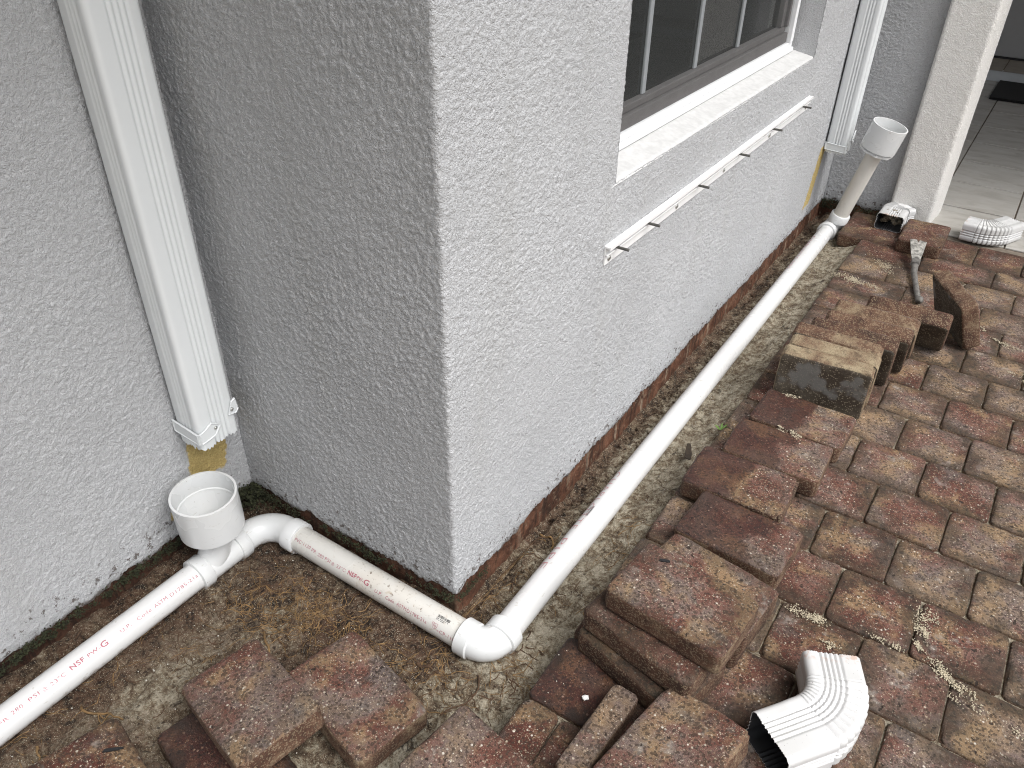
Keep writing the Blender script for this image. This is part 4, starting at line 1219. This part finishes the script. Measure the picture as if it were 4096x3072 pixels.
for lab, x, y, a, L, r0, mt in (('thick orange root crossing the soil between tee and lower pavers', -.30, -.245, -.35, .17, .0028, 'root'),
                            ('forked orange root beside the left pipe near the bottom edge', -.455, -.545, -.75, .11, .0026, 'root'),
                            ('short tan root under the near end of the left pipe', -.44, -.635, -.4, .05, .0022, 'root'),
                            ('pale thin root on the sand right of the two-tone paver', .055, -.20, .35, .07, .0014, 'root'),
                            ('long brown root running from the corner elbow to the bottom paver', .115, -.085, -1.0, .16, .0018, 'root_dark'),
                            ('orange root sticking out of the wall-side bank by the long pipe', .012, .305, -.25, .075, .0026, 'root'),
                            ('brown root lump in the sand below the middle pipe', .005, -.135, -.5, .06, .0032, 'root_dark')):
    n = 12; pth = root_path(x, y, a, L, n, .45, .003, rr)
    t = thing('root', lab, 'root', pth[0], 'exposed roots in the trench')
    MB().tube(pth, [r0 * (1.1 - .6 * j / n) * rr.uniform(.8, 1.2) for j in range(n)], 6).build('stem', mt, t, smooth=True)
    for q in range(3):
        br_ = MB()
        p0 = pth[rr.randint(3, n - 3)]; pp = root_path(p0[0], p0[1], a + rr.choice((-1, 1)) * rr.uniform(.6, 1.3), L * .4, 7, .5, .002, rr)
        br_.tube(pp, [r0 * .5 * (1 - .6 * j / 7) for j in range(7)], 5, caps=False)
        br_.build('branch', mt, t, smooth=True)

# moss along the foot of the render
ms = MB()
def tuft(x, y, z, s, n):
    for _ in range(n):
        a, b = rr.uniform(0, 6.28), rr.uniform(-.3, 1.2); L = s * rr.uniform(.5, 1.3)
        d = Vector((math.cos(a) * math.cos(b), math.sin(a) * math.cos(b), math.sin(b))) * L
        w = Vector((-math.sin(a), math.cos(a), rr.uniform(-.5, .5))) * L * .45
        o_ = Vector((x, y, z)) + Vector((rr.uniform(-s, s), rr.uniform(-s, s), rr.uniform(-s, s) * .7))
        ms.add([o_ - w, o_ + w, o_ + d], [(0, 1, 2)])
for i in range(620):
    y = rr.uniform(-.75, -.005); w_ = .5 + .5 * math.sin(y * 19) + rr.uniform(-.4, .4)
    if w_ < .1: continue
    tuft(XA + .004 + rr.uniform(0, .010), y, rr.uniform(-.014, .007) * 1.0, .0042, 7)
for i in range(560):
    x = rr.uniform(XA, .0); dens = .55 + .45 * math.sin(x * 23 + 1)
    if rr.random() > dens: continue
    tuft(x, -.004 - rr.uniform(0, .008), rr.uniform(-.016, .006), .0036, 6)
for i in range(150):
    tuft(XA + abs(rr.gauss(0, .03)), -abs(rr.gauss(0, .03)), rr.uniform(-.02, .012), .006, 7)
for i in range(70):
    tuft(.004 + rr.uniform(0, .006), rr.uniform(0, .10), rr.uniform(-.012, .004), .003, 5)
for i in range(160):
    x = rr.uniform(0, .10); tuft(x, YD - .004 - rr.uniform(0, .02), rr.uniform(-.03, .01), .005, 6)
for i in range(90):
    tuft(rr.uniform(.14, .27), YD - .03 - rr.uniform(0, .02), rr.uniform(-.01, .012), .0045, 6)
tag(ms.build('moss', 'moss'), 'dark green moss along the foot of the wall', 'moss', kind='stuff')

# crumbs of sand and grit
ICO = []
_b = bmesh.new(); bmesh.ops.create_icosphere(_b, subdivisions=1, radius=1); _b.verts.index_update()
ICO = ([v.co.copy() for v in _b.verts], [tuple(v.index for v in f.verts) for f in _b.faces]); _b.free()
def grain(mb, x, y, z, s):
    q = Euler((rr.uniform(0, 6), rr.uniform(0, 6), rr.uniform(0, 6))).to_matrix().to_4x4()
    mb.add([v * rr.uniform(.7, 1.25) for v in ICO[0]], ICO[1], Matrix.Translation((x, y, z)) @ q @ Matrix.Diagonal((s, s * rr.uniform(.6, 1), s * rr.uniform(.5, .9), 1)))
sd = MB()
def clump(cx_, cy_, sx_, sy_, ang, n, s=.0016, z0=.0):
    ca, sa = math.cos(ang), math.sin(ang)
    cs_ = [(rr.gauss(0, sx_), rr.gauss(0, sy_), rr.uniform(.2, .55)) for _ in range(6)]
    for i in range(int(n * 1.5)):
        q_ = rr.choice(cs_); u, v = q_[0] + rr.gauss(0, sx_ * q_[2]), q_[1] + rr.gauss(0, sy_ * q_[2] * 1.3); d = math.exp(-(u / sx_) ** 2 - (v / sy_) ** 2)
        grain(sd, cx_ + u * ca - v * sa, cy_ + u * sa + v * ca, z0 + .001 + rr.uniform(0, .0035) * d, rr.uniform(.4, 1.35) * s)
for a in ((.617, .358, .022, .010, -.2, 260), (.79, .46, .012, .020, .3, 260), (.845, .375, .03, .010, -.7, 330), (.74, .375, .02, .006, -.2, 70), (.655, .31, .012, .005, 0, 60),
          (.31, 1.88, .045, .022, -.35, 420), (.345, 2.06, .025, .02, 0, 200), (.60, 2.08, .04, .012, -.5, 260), (.80, 1.72, .03, .008, -.5, 120), (.72, 1.79, .012, .01, 0, 90), (.86, 1.55, .03, .008, -.3, 120),
          (.90, .33, .03, .012, -.5, 120)):
    clump(*a)
clump(.41, .842, .018, .006, -.3, 130, .0016, TH); clump(.36, 1.0, .012, .004, 0, 50, .0016, TH); clump(.428, .018, .012, .006, 0, 80, .0022, .085)
tag(sd.build('sand_crumbs', 'sand'), 'crumbs of pale bedding sand spilled on the pavers', 'sand', kind='stuff')
gt = MB()
for i in range(900):
    x, y = rr.uniform(.24, 1.6), rr.uniform(-.4, 2.4); grain(gt, x, y, .001, rr.uniform(.0005, .0016))
for i in range(1500):
    x, y = rr.uniform(-.57, .23), rr.uniform(-.8, 2.5)
    if x < .02 and y > -.02: continue
    grain(gt, x, y, float(soil_h(x, y)) + .001, rr.uniform(.0006, .0020))
tag(gt.build('pale_grit', 'bits'), 'pale grit scattered over soil and pavers', 'grit', kind='stuff')
cl = MB()
for i in range(650):
    x, y = rr.uniform(-.57, .23), rr.uniform(-.8, 2.5)
    if x < .02 and y > -.02: continue
    grain(cl, x, y, float(soil_h(x, y)) + .0005, rr.uniform(.0015, .006))
for i in range(420):
    if i % 2: x, y = rr.uniform(-.57, .2), -rr.uniform(.09, .30)
    else: x, y = rr.uniform(.012, .06), rr.uniform(.03, 2.4)
    grain(cl, x, y, float(soil_h(x, y)) + .001, rr.uniform(.003, .0085))
tag(cl.build('soil_clods', 'soil'), 'small clods of earth in the trench', 'clods', kind='stuff')
# singular bits
def sliver(label, x, y, z, ang, L, w, name='plastic_sliver', cat='debris', mat='black_plastic'):
    poly = [(-L, -w), (-L * .3, -w * 1.2), (L * .5, -w * .8), (L, -w * .4), (L * .9, w * .7), (0, w), (-L * .8, w * .9)]
    o = MB().prism(poly, .002, Matrix.Translation((x, y, z)) @ Matrix.Rotation(ang, 4, 'Z')).build(name, mat)
    return tag(o, label, cat)
sliver('curled black sliver on top of the three-high paver stack', .352, .182, 3 * TH + .001, .35, .010, .0032)
sliver('black sliver lying on the dark red paver at bottom left', -.285, -.575, -.011, .75, .017, .0028)
m_ = MB(); grain(m_, .327, -.055, .006, .0068); grain(m_, .331, -.053, .005, .005)
tag(m_.build('white_pebble', 'white_stone'), 'small white pebble on the dirty paver in front of the stack', 'pebble')
m_ = MB(); 
for i in range(16):
    a = rr.uniform(0, 6.28); d = Vector((math.cos(a), math.sin(a), .7)); x0 = Vector((.232, .84, -.012))
    w = Vector((-d.y, d.x, 0)) * .003; e_ = x0 + d * rr.uniform(.008, .02)
    m_.add([x0, x0.lerp(e_, .6) + w, e_, x0.lerp(e_, .6) - w], [(0, 1, 2, 3)])
tag(m_.build('weed', 'leaf'), 'tiny green weed at the trench edge beside the flat pavers', 'weed')
sliver('dark dead leaf lying in the sand beside the long pipe', .192, .73, -.030, 1.9, .034, .008, 'dead_leaf', 'leaf', 'bark')
